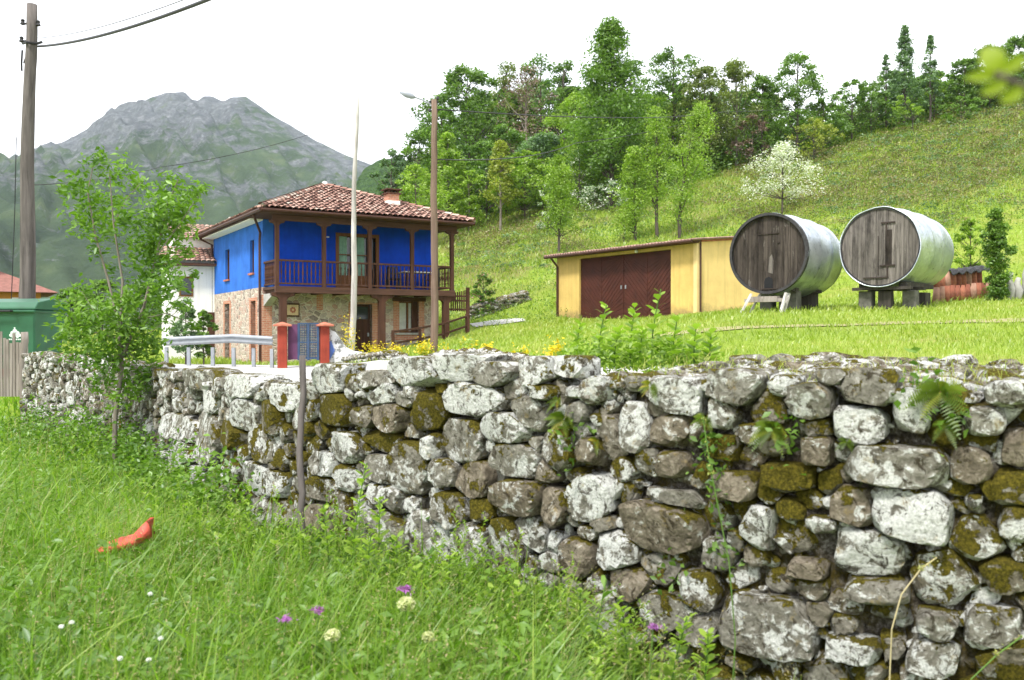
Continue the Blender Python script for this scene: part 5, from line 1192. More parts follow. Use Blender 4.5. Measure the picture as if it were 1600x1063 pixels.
def env(shape, t):
    if shape == 'cone': return (1 - t) ** .75 * (.35 + .65 * min(1, t * 5))
    if shape == 'spire': return (1 - t) ** 1.1 * .9 * min(1, .3 + t * 4) + .05
    if shape == 'column': return .75 * math.sin(math.pi * min(1, t * .92 + .08)) ** .4
    if shape == 'umbrella': return math.sin(math.pi * min(1, t * .7 + .28)) ** .7
    return math.sin(math.pi * (t * .86 + .12)) ** .6        # round
def tree(base, H, Wd_, shape, mat, leaf, ncl, nleaf, name, label, group=None, cat='tree', bark=None, seed=0, crown0=.18, gap=.25, lean=(0, 0), fill=.5, flowers=None, clr=.16):
    r = np.random.default_rng(seed + 100); t = empty(name, base, 0, label, cat, group)
    cb = H * crown0; ch = H - cb; cl = []; R0 = Wd_ / 2; k = 0
    while len(cl) < ncl and k < ncl * 20:
        k += 1; tt = r.random() ** .9; an = r.uniform(0, 2 * math.pi); e = env(shape, tt)
        lob = 1 + .28 * math.sin(an * 2 + seed) * math.sin(tt * 7 + seed * 2) + .18 * math.sin(an * 5 + tt * 11 + seed)
        rad = R0 * e * lob * (r.uniform(fill, 1.0))
        p = np.array([math.cos(an) * rad + lean[0] * tt * H, math.sin(an) * rad + lean[1] * tt * H, cb + ch * tt])
        if float(vnoise(np.array([p / (R0 * .55) + seed]), seed)[0]) < -1 + 2 * gap * .8: continue
        cl.append((p, tt, rad))
    C, T = [], []
    for p, tt, rad in cl:
        cr_ = clr * (R0 * .55 + ch * .22) * r.uniform(.7, 1.5) * (1.15 - .45 * tt); m_ = int(nleaf * r.uniform(.6, 1.4))
        q = r.normal(size=(m_, 3)); q /= np.linalg.norm(q, axis=1)[:, None]; q *= (r.random(m_) ** .5)[:, None] * cr_ * 1.18 * np.array([1.15, 1.15, .75]); C.append(p + q)
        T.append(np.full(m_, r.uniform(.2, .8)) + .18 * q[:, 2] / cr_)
    C = np.vstack(C); V, Fq, tn = leaves(C, leaf, r, tint=np.concatenate(T)); mats = [mat]; mi = None
    if flowers:
        mats = [mat, flowers[0]]; f = (np.random.default_rng(3).random(len(C)) < flowers[1]).astype(int); mi = np.concatenate([f, f])
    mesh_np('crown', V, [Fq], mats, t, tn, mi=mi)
    top = cb + ch * .92; tw = max(.035, H * .016); tp = [Vector((lean[0] * z * max(0, (z - cb) / ch if ch else 0) + .04 * H * .3 * math.sin(z * 1.3 + seed) * .3, lean[1] * z * max(0, (z - cb) / ch), z)) for z in np.linspace(-.15, top, 9)]
    paths = [(tp, tw, tw * .25)]
    for p, tt, rad in cl[::max(1, len(cl) // 26)]:
        z0 = max(cb * .8, p[2] - rad * .8 - ch * .05); f = min(.98, max(.05, (z0 + .15) / (top + .15))); i = int(f * 8); a_ = tp[i].lerp(tp[min(8, i + 1)], f * 8 - i); b_ = Vector(p)
        mid = a_.lerp(b_, .55) + Vector((0, 0, -.06 * (b_ - a_).length)); paths.append(([a_, mid, b_], tw * .42 * (1 - .5 * tt), tw * .1))
    limb_mesh(paths, bark or BARK, 'trunk', t, 5); return t
def tree_px(px, by, ty, wpx, shape, mat, leaf, ncl, nleaf, name, label, d=None, **k):
    d = d or ray_ground(px, by) or 90; x = (px - 800) / F * d; z = gz(x, d); H = zpix(ty, d) - z
    return tree((x, d, z), H, wpx / F * d, shape, mat, leaf * d / 80, ncl, nleaf, name, label, **k)

def blades(P, h, w, r, tint, lean=.45, bend=.5):
    """grass blades: P (n,3) roots, h,w (n,)"""
    n = len(P); az = r.uniform(0, 2 * math.pi, n); d = np.stack([np.cos(az), np.sin(az), 0 * az], 1); sd = np.stack([-np.sin(az + .6), np.cos(az + .6), 0 * az], 1)
    l = (r.random(n) * lean)[:, None] * h[:, None]; up = np.array([0, 0, 1.]); hw = (w / 2)[:, None]; H = h[:, None]
    b0, b1 = P - sd * hw, P + sd * hw; m = P + up * H * .55 + d * l * .35; m0, m1 = m - sd * hw * .85, m + sd * hw * .85
    tip = P + up * H * (1 - .25 * bend * (l / H)) + d * l * 1.3
    V = np.stack([b0, b1, m1, m0, tip], 1).reshape(-1, 3); i = np.arange(n)[:, None] * 5
    return V, [i + [0, 1, 2, 3], i + [3, 2, 4]], np.repeat(tint, 5)

L_SAP = leaf_mat('sapling_leaf', (.06, .14, .012), (.20, .34, .035), .42)
# ------------------------------------------------------------------ the wood on the slope
G1 = 'trees of the wood on the slope'
# px, base row, top row, width, shape, material, leaf, clumps, leaves/clump, name, label, extra
TR = [
 (955, 325, 36, 150, 'cone', L_MID, .34, 150, 75, 'broadleaf_tree', 'tallest tree of the wood, a dense dark green cone with pointed top', dict(fill=.35, gap=.05)),
 (730, 330, 108, 120, 'round', L_DARK, .36, 80, 75, 'broadleaf_tree', 'big dark tree at the left end of the wood beside the street lamp', dict(gap=.3)),
 (655, 322, 205, 62, 'round', L_DARK, .32, 34, 50, 'broadleaf_tree', 'ragged dark tree on the wood\'s left edge just behind the lamp post', dict(gap=.35)),
 (612, 318, 238, 54, 'round', L_BLUE, .34, 30, 50, 'broadleaf_tree', 'small bluish tree on the horizon left of the lamp post', dict()),
 (700, 338, 212, 90, 'cone', L_SPRING, .32, 60, 60, 'broadleaf_tree', 'bright spring green tree low behind the right end of the house roof', dict(d=78)),
 (650, 335, 262, 84, 'round', L_SPRING, .3, 44, 55, 'broadleaf_tree', 'bright bushy tree directly behind the chimney', dict(d=72)),
 (733, 338, 268, 56, 'round', L_SPRING, .3, 34, 50, 'broadleaf_tree', 'round bright bush between the lamp post and the yellowish sapling', dict(d=76)),
 (822, 318, 108, 84, 'round', L_PINK, .22, 46, 40, 'bare_tree', 'reddish half-bare tree showing pale twigs in the middle of the wood', dict(gap=.3, bark=BARKL, clr=.2)),
 (790, 318, 104, 74, 'round', L_OLIVE, .26, 40, 40, 'broadleaf_tree', 'thin olive tree left of the reddish bare one on the skyline', dict(gap=.35, d=104)),
 (845, 310, 90, 84, 'round', L_MID, .3, 50, 50, 'broadleaf_tree', 'green tree on the skyline just behind the reddish bare one', dict(gap=.3, d=108)),
 (880, 300, 96, 58, 'round', L_DARK, .3, 30, 50, 'broadleaf_tree', 'narrow dark tree on the skyline left of the tallest cone', dict(gap=.3, d=106)),
 (790, 325, 200, 92, 'round', L_MID, .3, 60, 60, 'broadleaf_tree', 'soft green tree below the reddish bare one', dict(d=84)),
 (848, 330, 212, 84, 'round', L_BLUE, .3, 60, 60, 'broadleaf_tree', 'blue-green bushy tree at the left foot of the tallest cone', dict(d=80)),
 (905, 335, 150, 110, 'round', L_SPRING, .3, 80, 60, 'broadleaf_tree', 'yellow-green tree against the left flank of the tallest cone', dict(d=82, gap=.3)),
 (1010, 330, 152, 100, 'round', L_SPRING, .3, 80, 60, 'broadleaf_tree', 'bright green tree against the right flank of the tallest cone', dict(d=82, gap=.25)),
 (985, 300, 98, 60, 'round', L_DARK, .3, 34, 50, 'broadleaf_tree', 'dark rounded tree peeping out right of the tallest cone', dict(d=104)),
 (1052, 282, 76, 92, 'round', L_DARK, .3, 60, 45, 'broadleaf_tree', 'airy dark tree with ragged flat top right of the tallest cone', dict(gap=.4)),
 (1100, 275, 108, 84, 'round', L_OLIVE, .28, 60, 50, 'broadleaf_tree', 'olive tree on the skyline behind the feathery roadside ash', dict(gap=.3)),
 (1150, 262, 100, 84, 'round', L_OLIVE, .28, 60, 50, 'broadleaf_tree', 'olive brown tree right of centre with a thin crown', dict(gap=.3, bark=BARKL)),
 (1190, 255, 122, 60, 'round', L_DARK, .28, 40, 50, 'broadleaf_tree', 'dark tree left of the bright round skyline tree', dict(gap=.3)),
 (1245, 248, 86, 96, 'umbrella', L_MID, .28, 60, 55, 'broadleaf_tree', 'bright round-headed tree standing out above the right part of the wood', dict(gap=.35)),
 (1285, 240, 158, 64, 'round', L_MID, .26, 40, 50, 'broadleaf_tree', 'low green tree right of the round-headed skyline tree', dict()),
 (1330, 222, 128, 60, 'round', L_MID, .26, 36, 50, 'broadleaf_tree', 'small hazy tree where the wood dips on the right', dict()),
 (1360, 212, 140, 60, 'round', L_DARK, .26, 36, 50, 'broadleaf_tree', 'low dark tree left of the two spires', dict()),
 (1412, 200, 44, 58, 'spire', L_BLUE, .24, 90, 34, 'conifer', 'taller of two spiky conifers on the right skyline', dict(gap=.0, clr=.11)),
 (1452, 195, 58, 46, 'spire', L_BLUE, .22, 70, 30, 'conifer', 'shorter spiky conifer just right of the tall one', dict(gap=.0, clr=.10)),
 (1383, 205, 88, 44, 'spire', L_BLUE, .24, 36, 34, 'conifer', 'thin sparse conifer left of the two spires', dict(gap=.0, clr=.10)),
 (1400, 200, 118, 90, 'round', L_DARK, .28, 60, 55, 'broadleaf_tree', 'dark bushy tree at the foot of the two spires', dict(d=96)),
 (1455, 192, 116, 80, 'round', L_MID, .28, 56, 55, 'broadleaf_tree', 'mid green bushy tree below the shorter spire', dict(d=92)),
 (1505, 180, 96, 64, 'round', L_DARK, .28, 46, 55, 'broadleaf_tree', 'dark round tree left of the near blurred leaf', dict()),
 (1545, 172, 74, 74, 'round', L_DARK, .28, 54, 55, 'broadleaf_tree', 'dark tree behind the near blurred leaf', dict()),
 (1590, 160, 60, 76, 'round', L_DARK, .28, 54, 55, 'broadleaf_tree', 'dark tall tree at the right edge of the skyline', dict()),
 (820, 336, 240, 90, 'round', L_SPRING, .3, 60, 60, 'broadleaf_tree', 'bright low bushy tree between the yellowish sapling and the blue-green one', dict(d=75)),
 (760, 338, 225, 80, 'round', L_MID, .3, 56, 60, 'broadleaf_tree', 'mid green bushy tree just behind the slender yellowish young tree', dict(d=80)),
 (925, 330, 205, 110, 'round', L_SPRING, .3, 80, 60, 'broadleaf_tree', 'bright spreading tree low in front of the tallest cone', dict(d=77)),
 (1060, 300, 190, 90, 'round', L_SPRING, .3, 60, 60, 'broadleaf_tree', 'yellow-green tree just behind the taller young tree above the garage', dict(d=80)),
 (1110, 282, 170, 90, 'round', L_MID, .28, 60, 60, 'broadleaf_tree', 'mid green tree under the olive skyline trees', dict(d=82)),
 (1205, 258, 165, 80, 'round', L_MID, .28, 50, 60, 'broadleaf_tree', 'mid green bushy tree left behind the blossom tree', dict(d=84)),
 (690, 332, 170, 80, 'round', L_MID, .3, 60, 60, 'broadleaf_tree', 'mid green tree right behind the street lamp head', dict(d=86, gap=.3)),
 (1640, 155, 50, 80, 'round', L_DARK, .28, 40, 50, 'broadleaf_tree', 'dark tree cut by the right edge of the picture', dict()),
]
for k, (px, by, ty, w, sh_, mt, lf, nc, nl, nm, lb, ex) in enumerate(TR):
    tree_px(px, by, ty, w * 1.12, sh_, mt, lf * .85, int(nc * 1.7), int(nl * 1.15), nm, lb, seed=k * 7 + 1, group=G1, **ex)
# younger trees standing free in front of the wood
tree_px(782, 362, 222, 66, 'cone', L_YEL, .24, 90, 50, 'young_tree', 'slender yellowish young tree on a thin bare trunk above the street lamp lawn', seed=301, crown0=.3, gap=.35, bark=BARKL)
tree_px(873, 398, 246, 66, 'round', L_SPRING, .2, 90, 90, 'young_tree', 'bright feathery young tree on a thin stem behind the garage\'s left end', seed=302, crown0=.22, fill=.1, clr=.24)
tree_px(992, 376, 225, 76, 'cone', L_SPRING, .2, 90, 80, 'young_tree', 'bright green young tree above the left half of the garage roof', seed=303, crown0=.08, fill=.1, clr=.24)
tree_px(1026, 372, 170, 62, 'column', L_SPRING, .2, 80, 70, 'young_tree', 'taller young tree touching the bright one above the garage', seed=304, crown0=.25, fill=.1, clr=.22)
tree_px(1062, 372, 168, 90, 'column', L_SPRING, .2, 110, 80, 'young_ash', 'feathery light green ash leaning right above the garage', seed=305, crown0=.12, lean=(.17, 0), gap=.2, clr=.22, fill=.1)
tree_px(1222, 336, 226, 132, 'umbrella', L_YEL, .17, 120, 46, 'blossom_tree', 'small spreading tree covered in white blossom above the left barrel', seed=306, crown0=.28, fill=.15, flowers=(L_WHITE, .8), gap=.15, cat='blossoming tree')
tree_px(950, 338, 284, 96, 'round', L_BLUE, .2, 50, 34, 'blossom_bush', 'wide low bush with dull white blossom at the foot of the tall cone', seed=307, crown0=.05, flowers=(L_WHITE, .45), cat='bush', d=70)
tree_px(856, 345, 286, 44, 'round', L_BLUE, .2, 30, 34, 'blossom_bush', 'small greyish bush with white blossom left of the feathery young tree', seed=308, crown0=.05, flowers=(L_WHITE, .5), cat='bush', d=68)
tree_px(905, 285, 240, 40, 'round', L_MID, .2, 22, 30, 'blossom_bush', 'patch of white flowering bush above the bright feathery young tree', seed=309, crown0=.05, flowers=(L_WHITE, .5), cat='bush', d=74)
tree_px(1270, 252, 190, 96, 'round', L_YEL, .2, 50, 40, 'bush', 'pale loose bush on the wood\'s edge right above the blossom tree', seed=310, crown0=.05, gap=.35)
tree_px(1175, 262, 178, 64, 'round', L_PINK, .2, 44, 40, 'bush', 'brownish twiggy bush in the dark edge of the wood', seed=311, crown0=.05, gap=.3)
tree_px(1425, 207, 152, 50, 'umbrella', L_SPRING, .18, 30, 32, 'young_tree', 'little leaning tree alone on the upper meadow edge', seed=312, crown0=.4, lean=(-.35, 0))
tree_px(1458, 190, 118, 44, 'round', L_SPRING, .18, 30, 32, 'young_tree', 'small light tree on a straight bare stem below the shorter spire', seed=313, crown0=.35)
tree_px(1350, 205, 176, 60, 'round', L_YEL, .2, 26, 34, 'bush', 'low pale bush on the ridge left of the leaning little tree', seed=314, crown0=.05)
tree_px(1500, 195, 150, 66, 'round', L_MID, .2, 30, 40, 'bush', 'rounded green bush on the upper meadow edge below the dark round tree', seed=315, crown0=.05)
tree_px(1556, 455, 330, 50, 'column', L_MID, .26, 110, 80, 'shrub', 'upright dense green shrub between the tile stack and the pale stones', seed=316, crown0=.02, d=26, cat='shrub', fill=.2)
tree_px(1516, 440, 345, 50, 'round', L_SPRING, .26, 50, 50, 'shrub', 'loose bright green shrub behind the tile stack', seed=317, crown0=.05, d=33, cat='shrub')
tree_px(755, 478, 428, 38, 'round', L_MID, .22, 50, 50, 'rose_bush', 'small bush with pink flowers on the slope between house and garage', seed=318, crown0=.05, d=43, cat='rose bush', flowers=(L_ROSE, .10))
tree_px(975, 380, 340, 40, 'round', L_SPRING, .14, 14, 20, 'shrub', 'thin leafless-looking shrub with dark stem just above the garage roof', seed=319, crown0=.2, gap=.4, cat='shrub')
# deeper rows behind, one mesh per kind, copied
rs = np.random.default_rng(77); protos = []
for k in range(40):
    px = 625 + k * 26.5 + rs.uniform(-9, 9); d = rs.uniform(104, 132); x = (px - 800) / F * d; z = gz(x, d)
    sky_ = np.interp(px, [560, 640, 700, 760, 900, 1000, 1100, 1200, 1290, 1350, 1400, 1500, 1600, 1800], [290, 262, 180, 130, 120, 125, 125, 130, 170, 165, 130, 110, 80, 60])
    H = max(3.5, zpix(sky_ + rs.uniform(4, 30), d) - z); W_ = H * rs.uniform(.5, .7)
    if k < 5:
        t = tree((x, d, z), H, W_, 'round', (L_DARK, L_MID, L_OLIVE, L_MID, L_BLUE)[k], .5, 60, 45, 'wood_tree', 'one of the dark trees massed deep in the wood behind the front trees', seed=400 + k, group='background trees deep in the wood'); protos.append((t, H, W_))
    else:
        s_, h_, w_ = protos[k % 5]; t = s_.copy(); COL.objects.link(t); t.location = (x, d, z); t.rotation_euler.z = rs.uniform(0, 6); t.scale = (W_ / w_, W_ / w_, H / h_)
        for c_ in list(s_.children): q_ = c_.copy(); COL.objects.link(q_); q_.parent = t
# undergrowth along the front of the wood
C, T = [], []; rs = np.random.default_rng(5)
for k in range(620):
    px = rs.uniform(585, 1640); by = np.interp(px, [585, 740, 830, 1000, 1150, 1250, 1350, 1450, 1600], [345, 345, 330, 320, 262, 245, 212, 190, 160]) + rs.uniform(-4, 5)
    d = (ray_ground(px, by) or 90) + rs.uniform(-1, 10); x = (px - 800) / F * d; c = np.array([x, d, gz(x, d) + rs.uniform(.1, 1.6)]); m_ = 60; q = rs.normal(size=(m_, 3)) * np.array([.8, .8, .6]); C.append(c + q); T.append(np.full(m_, rs.uniform(0, .9)))
V, Fq, tn = leaves(np.vstack(C), .3, rs, tint=np.concatenate(T)); tag(mesh_np('undergrowth', V, [Fq], L_DARK, None, tn), 'dark tangled undergrowth along the front of the wood', 'undergrowth', kind='stuff')
# trees in the valley on the left, between the houses
for k, (px, by, ty, w, d, mt, lb) in enumerate([(110, 520, 452, 60, 62, L_MID, 'green tree beside the orange house behind the container'), (160, 520, 440, 80, 70, L_DARK, 'darker valley tree behind the sapling\'s lower leaves'), (225, 520, 446, 70, 66, L_MID, 'valley tree left of the white house wall'),
        (290, 545, 470, 40, 31, L_BLUE, 'grey-green garden shrub before the white house wall'), (318, 548, 488, 34, 31, L_DARK, 'dark garden shrub beside the stone corner of the blue house'), (60, 525, 470, 60, 80, L_DARK, 'dark tree behind the utility pole\'s foot')]):
    tree_px(px, by, ty, w, 'round', mt, .3 if d > 40 else .28, 60, 55, 'valley_tree' if d > 40 else 'garden_shrub', lb, d=d, seed=500 + k, group='trees between the houses on the left', cat='tree' if d > 40 else 'shrub')

# ------------------------------------------------------------------ hill and meadow grass
def scatter(n, d0, d1, px0, px1, rs, pw=1.0):
    u = rs.random(n); d = d0 * (d1 / d0) ** (u ** pw); px = rs.uniform(px0, px1, n); x = (px - 800) / F * d; return x, d
rs = np.random.default_rng(31)
x, y = scatter(190000, 8, 105, -200, 2050, rs, .75); ok = sdist(x, y) > 1.7
def inpoly(x, y, near, farp, m=.2):
    A = np.array(near); B = np.array(farp); 
    fx = np.interp(y, A[::1, 1] if A[0, 1] < A[-1, 1] else A[::-1, 1], A[:, 0] if A[0, 1] < A[-1, 1] else A[::-1, 0]); gx_ = np.interp(y, B[:, 1], B[:, 0]); return (x > fx - m) & (x < gx_ + m)
ok &= ~inpoly(x, y, ROADN, ROADF, .05)
def inbox(x, y, o, ang, x0, x1, y0, y1):
    c, s = math.cos(ang), math.sin(ang); u = (x - o[0]) * c + (y - o[1]) * s; v = -(x - o[0]) * s + (y - o[1]) * c; return (u > x0) & (u < x1) & (v > y0) & (v < y1)
ok &= ~inbox(x, y, (-9.45, 34), A0, -.1, 7.6, -1.8, 8.4); ok &= ~inbox(x, y, (GX, GY), math.atan2(4.8, 6.8), -.1, 5.4, -.1, 8.5); ok &= ~inbox(x, y, (-15.6, 40), .42, 0, 3.4, 0, 7)
ok &= ~((y > 17.4) & (y < 18.9) & (x > 2.8) & (rs.random(len(x)) < .35 + .4 * fbm2(x, y, .9, 66, 3))) & ~((y > 38.2) & (y < 40.3) & (x > -1.9) & (x < .5))
x, y = x[ok], y[ok]; z = ground_z(x, y)
h = (.035 + .0032 * y) * rs.uniform(.5, 1.6, len(x)) * np.where(y > 42, 1.25, 1); w = np.maximum(.005, .0009 * y) * rs.uniform(.8, 1.6, len(x))
ti = .42 + .38 * fbm2(x, y, .3, 61, 4) + .25 * fbm2(x, y, 1.5, 62, 3) + .12 * rs.normal(size=len(x)) + .2 * (rs.random(len(x)) < .06)
V, Fs, tn = blades(np.stack([x, y, z - .01], 1), h, w, rs, np.clip(ti, 0, 1), .9)
tag(mesh_np('meadow_grass', V, Fs, L_HILL, None, tn), 'short sunlit meadow grass covering lawn and hillside', 'grass', kind='stuff')
# rough brown and olive growth on the upper hillside
x, y = scatter(26000, 40, 92, 700, 1700, rs, .9); nb = fbm2(x, y, .07, 15, 4); px_ = 800 + x / y * F; ok = (nb + .30 * sstep(1050, 1300, px_) - .12 > rs.uniform(-.02, .06, len(x))) & (ray_ground(1, 1) is None or True) & (y > 44)
x, y = x[ok], y[ok]; z = ground_z(x, y); C = np.repeat(np.stack([x, y, z + .06], 1), 9, 0) + rs.normal(size=(len(x) * 9, 3)) * np.array([.28, .28, .12]); ti = np.repeat(np.clip(.4 + .5 * fbm2(x, y, .2, 16, 3) + rs.normal(0, .15, len(x)), 0, 1), 9)
V, Fq, tn = leaves(C, .0022 * np.repeat(y, 9), rs, tint=ti); tag(mesh_np('bracken', V, [Fq], L_BRACK, None, tn), 'brownish bracken and heather in patches over the upper hillside', 'bracken', kind='stuff')
x, y = scatter(5000, 38, 90, 700, 1700, rs, .9); z = ground_z(x, y); C = np.repeat(np.stack([x, y, z + .12], 1), 14, 0) + rs.normal(size=(len(x) * 14, 3)) * np.array([.32, .32, .16])
V, Fq, tn = leaves(C, .0020 * np.repeat(y, 14), rs, tint=np.repeat(rs.uniform(0, 1, len(x)), 14)); tag(mesh_np('hillside_weeds', V, [Fq], L_MID, None, tn), 'green leafy weeds dotted over the hillside', 'weeds', kind='stuff')

# low mounds of bramble and heather, larger and darker or paler than the grass between them
x, y = scatter(2000, 40, 90, 720, 1800, rs, .9); px_ = 800 + x / y * F; ok = (fbm2(x, y, .06, 19, 3) + .45 * sstep(1050, 1350, px_) > rs.uniform(-.05, .35, len(x))) & (y < 86); x, y = x[ok], y[ok]; z = ground_z(x, y); m_ = 70; rr_ = rs.uniform(.35, 1.0, len(x))
q = rs.normal(size=(len(x), m_, 3)); q /= np.linalg.norm(q, axis=2)[..., None]; q[..., 2] = np.abs(q[..., 2]) * .55; C = (np.stack([x, y, z], 1)[:, None] + q * rr_[:, None, None] * rs.uniform(.7, 1, (len(x), m_, 1))).reshape(-1, 3)
base_ = rs.uniform(.0, .9, len(x)); mi_ = rs.integers(0, 3, len(x)); V, Fq, tn = leaves(C, .0023 * np.repeat(y, m_), rs, tint=np.repeat(base_, m_)); mi_ = np.repeat(mi_, m_)
tag(mesh_np('brambles', V, [Fq], [L_BRACK, L_BLUE, L_OLIVE], None, tn, mi=np.concatenate([mi_, mi_])), 'low mounds of bramble and heather dotted over the rough hillside', 'brambles', kind='stuff')

# ------------------------------------------------------------------ tall grass of the field in front of the wall
rs = np.random.default_rng(41)
x, y = scatter(250000, 2.6, 22, -120, 1640, rs, .9); sd_ = sdist(x, y); ok = (sd_ < -.02) & (y > 2.6); ok |= (sd_ > -.1) & (sd_ < 2.5) & (x < -8.3) 
x, y, sd_ = x[ok], y[ok], sd_[ok]; z = ground_z(x, y)
pt_ = fbm2(x, y, 1.1, 71, 4); h = (.24 + .26 * rs.random(len(x)) ** 1.5 + .16 * pt_) * np.where(rs.random(len(x)) < .04, 1.5, 1) * (1 - .35 * sstep(7, 14, y)); h = np.maximum(h, .07) * np.where(x / y > .06, .62, 1)
w = np.maximum(.0055, .0012 * y) * rs.uniform(.6, 2.0, len(x))
ti = .40 + .30 * pt_ + .16 * rs.normal(size=len(x)) + .15 * sstep(6, 12, y) + .45 * (rs.random(len(x)) < .07)
V, Fs, tn = blades(np.stack([x, y, z - .02], 1), h, w, rs, np.clip(ti, 0, 1), .95)
tag(mesh_np('field_grass', V, Fs, L_GRASS, None, tn), 'long lush bright green grass filling the field before the wall', 'grass', kind='stuff')
# clover-like low leaves and broad weeds in the grass
x, y = scatter(90000, 3, 15, -60, 1640, rs, 1); ok = (sdist(x, y) < -.05) & (fbm2(x, y, .9, 83, 3) + .25 > rs.uniform(-.2, .5, len(x))); x, y = x[ok], y[ok]; C = np.stack([x, y, ground_z(x, y) + rs.uniform(.03, .38, len(x)) * np.where(x / y > .06, .6, 1)], 1)
V, Fq, tn = leaves(C, .07, rs, .42, .5, tint=.40 + .4 * fbm2(x, y, .8, 81, 3)); tag(mesh_np('clover', V, [Fq], L_SAP, None, tn), 'small leafy weeds mixed into the long grass', 'ground cover', kind='stuff')
x, y = scatter(2600, 3.2, 14, -60, 1300, rs, .9); ok = sdist(x, y) < -.15; x, y = x[ok], y[ok]; n_ = len(x); hh_ = rs.uniform(.28, .62, n_); zz_ = ground_z(x, y)
V1, F1, t1 = blades(np.stack([x, y, zz_], 1), hh_, np.maximum(.0025, .0007 * y), rs, np.full(n_, .75), .3)
C = np.repeat(V1[4::5], 9, 0) + rs.normal(size=(n_ * 9, 3)) * np.array([.006, .006, .03]); V2, F2, t2 = leaves(C, .014, rs, .35, 1.2, tint=np.repeat(rs.uniform(.0, 1, n_), 9))
tag(mesh_np('seeding_grass', np.vstack([V1, V2]), [F1[0], F1[1], F2 + len(V1)], leaf_mat('seed_head_grass', (.20, .22, .05), (.42, .34, .17), .4), None, np.concatenate([t1, t2])), 'thin stalks with buff seed heads standing above the long grass', 'seeding grass', kind='stuff')
# loose leafy stems crowding the foot of the wall
V_, F_, T_, k_ = [], [], [], 0
for j in range(190):
    px = rs.uniform(330, 1120) if j > 40 else rs.uniform(60, 330); s_ = float(wall_s(px)); P0, T0, N0 = wall_at(s_); o_ = rs.uniform(.05, .8); b_ = np.array([P0[0] + N0[0] * o_, P0[1] + N0[1] * o_, 0.]); b_[2] = gz(b_[0], b_[1]); H = rs.uniform(.3, .72) * (1 - .25 * float(sstep(700, 1100, px))); ln = rs.normal(0, .12, 2)
    nl = int(H * 62); f = np.linspace(.12, 1, nl); C = b_ + np.stack([ln[0] * f * f, ln[1] * f * f, f * H], 1); a_ = f * 40 + j; L_ = .085 * (1.2 - .75 * f) * rs.uniform(.7, 1.3, nl); dr = np.stack([np.cos(a_), np.sin(a_), .55 + .6 * f], 1); dr /= np.linalg.norm(dr, axis=1)[:, None]; sd = np.stack([-np.sin(a_), np.cos(a_), 0 * a_], 1)
    q = np.stack([C, C + dr * L_[:, None] * .5 + sd * L_[:, None] * .13, C + dr * L_[:, None] - np.array([0, 0, .02]), C + dr * L_[:, None] * .5 - sd * L_[:, None] * .13], 1).reshape(-1, 3); i = np.arange(nl)[:, None] * 4 + k_; F_.append(np.concatenate([i + [0, 1, 2], i + [0, 2, 3]])); V_.append(q); T_.append(np.full(len(q), rs.uniform(.3, 1))); k_ += len(q)
    st_ = np.array([b_ + [.003, 0, 0], b_ - [.003, 0, 0], C[-1]]); V_.append(st_); F_.append(np.array([[k_, k_ + 1, k_ + 2]])); T_.append(np.full(3, .5)); k_ += 3
tag(mesh_np('tall_weeds', np.vstack(V_), [np.vstack(F_)], L_SPRING, None, np.concatenate(T_)), 'loose tall narrow-leaved weeds crowding the foot of the wall', 'weeds', kind='stuff')
# nettles and creepers climbing the foot of the wall
C, T = [], []
for k in range(520):
    px = rs.choice([rs.uniform(40, 400), rs.uniform(150, 260), rs.uniform(380, 900)], p=[.6, .2, .2]); s_ = float(wall_s(px)); P0, T0, N0 = wall_at(s_); hh = .75 if px < 400 else .4; c = np.array([P0[0] + N0[0] * rs.uniform(.0, .5), P0[1] + N0[1] * rs.uniform(0, .5), rs.uniform(.03, hh) * rs.random() ** .5]); m_ = 36
    q = rs.normal(size=(m_, 3)) * np.array([.13, .13, .09]); C.append(c + q); T.append(np.full(m_, rs.uniform(.0, .9)))
V, Fq, tn = leaves(np.vstack(C), .055, rs, .6, .5, tint=np.concatenate(T)); tag(mesh_np('nettles', V, [Fq], L_SAP, None, tn), 'dark leafy nettles and creepers along the foot of the stone wall', 'weeds', kind='stuff')
# ivy column where the sapling leans on the wall
# seed heads and small white daisies
def flower(name, p, r_, col, label, cat, group, hgt, kind):
    zg = gz(p[0], p[1]); t = empty(name, (p[0], p[1], zg), 0, label, cat, group); top = Vector((.03, .01, hgt))
    m = MB(); m.tube([(0, 0, -.02), (.01, 0, hgt * .6), top], [.004, .003, .003], 5, cap=False); m.build('stem', LS, t)
    if kind == 'thistle':
        C = np.array(top) + np.random.default_rng(int(abs(p[0]) * 977)).normal(size=(60, 3)) * r_ * np.array([.5, .5, .22]); V, Fq, tn = leaves(C, r_ * .9, rs, .25, .2, tint=.5); mesh_np('flower_head', V, [Fq], col, t, tn)
    elif kind == 'umbel':
        q = rs.normal(size=(170, 3)); q /= np.linalg.norm(q, axis=1)[:, None]; V, Fq, tn = leaves(np.array(top) + q * r_ * np.array([.8, .8, .6]), r_ * .5, rs, .8, .3, tint=.6); mesh_np('flower_head', V, [Fq], col, t, tn)
    return t
LS = plain('flower_stem', (.09, .17, .03), .8, .2)
PUR = leaf_mat('purple_petal', (.28, .07, .32), (.50, .18, .55), .3); CRM = leaf_mat('cream_umbel', (.38, .42, .18), (.66, .66, .38), .3); DSY = leaf_mat('daisy_petal', (.7, .7, .68), (.85, .85, .85), .2)
def fl_at(px, py, d, hgt): 
    q = at(px, py, d); return (q.x - .03, q.y), max(.12, q.z - gz(q.x, q.y))
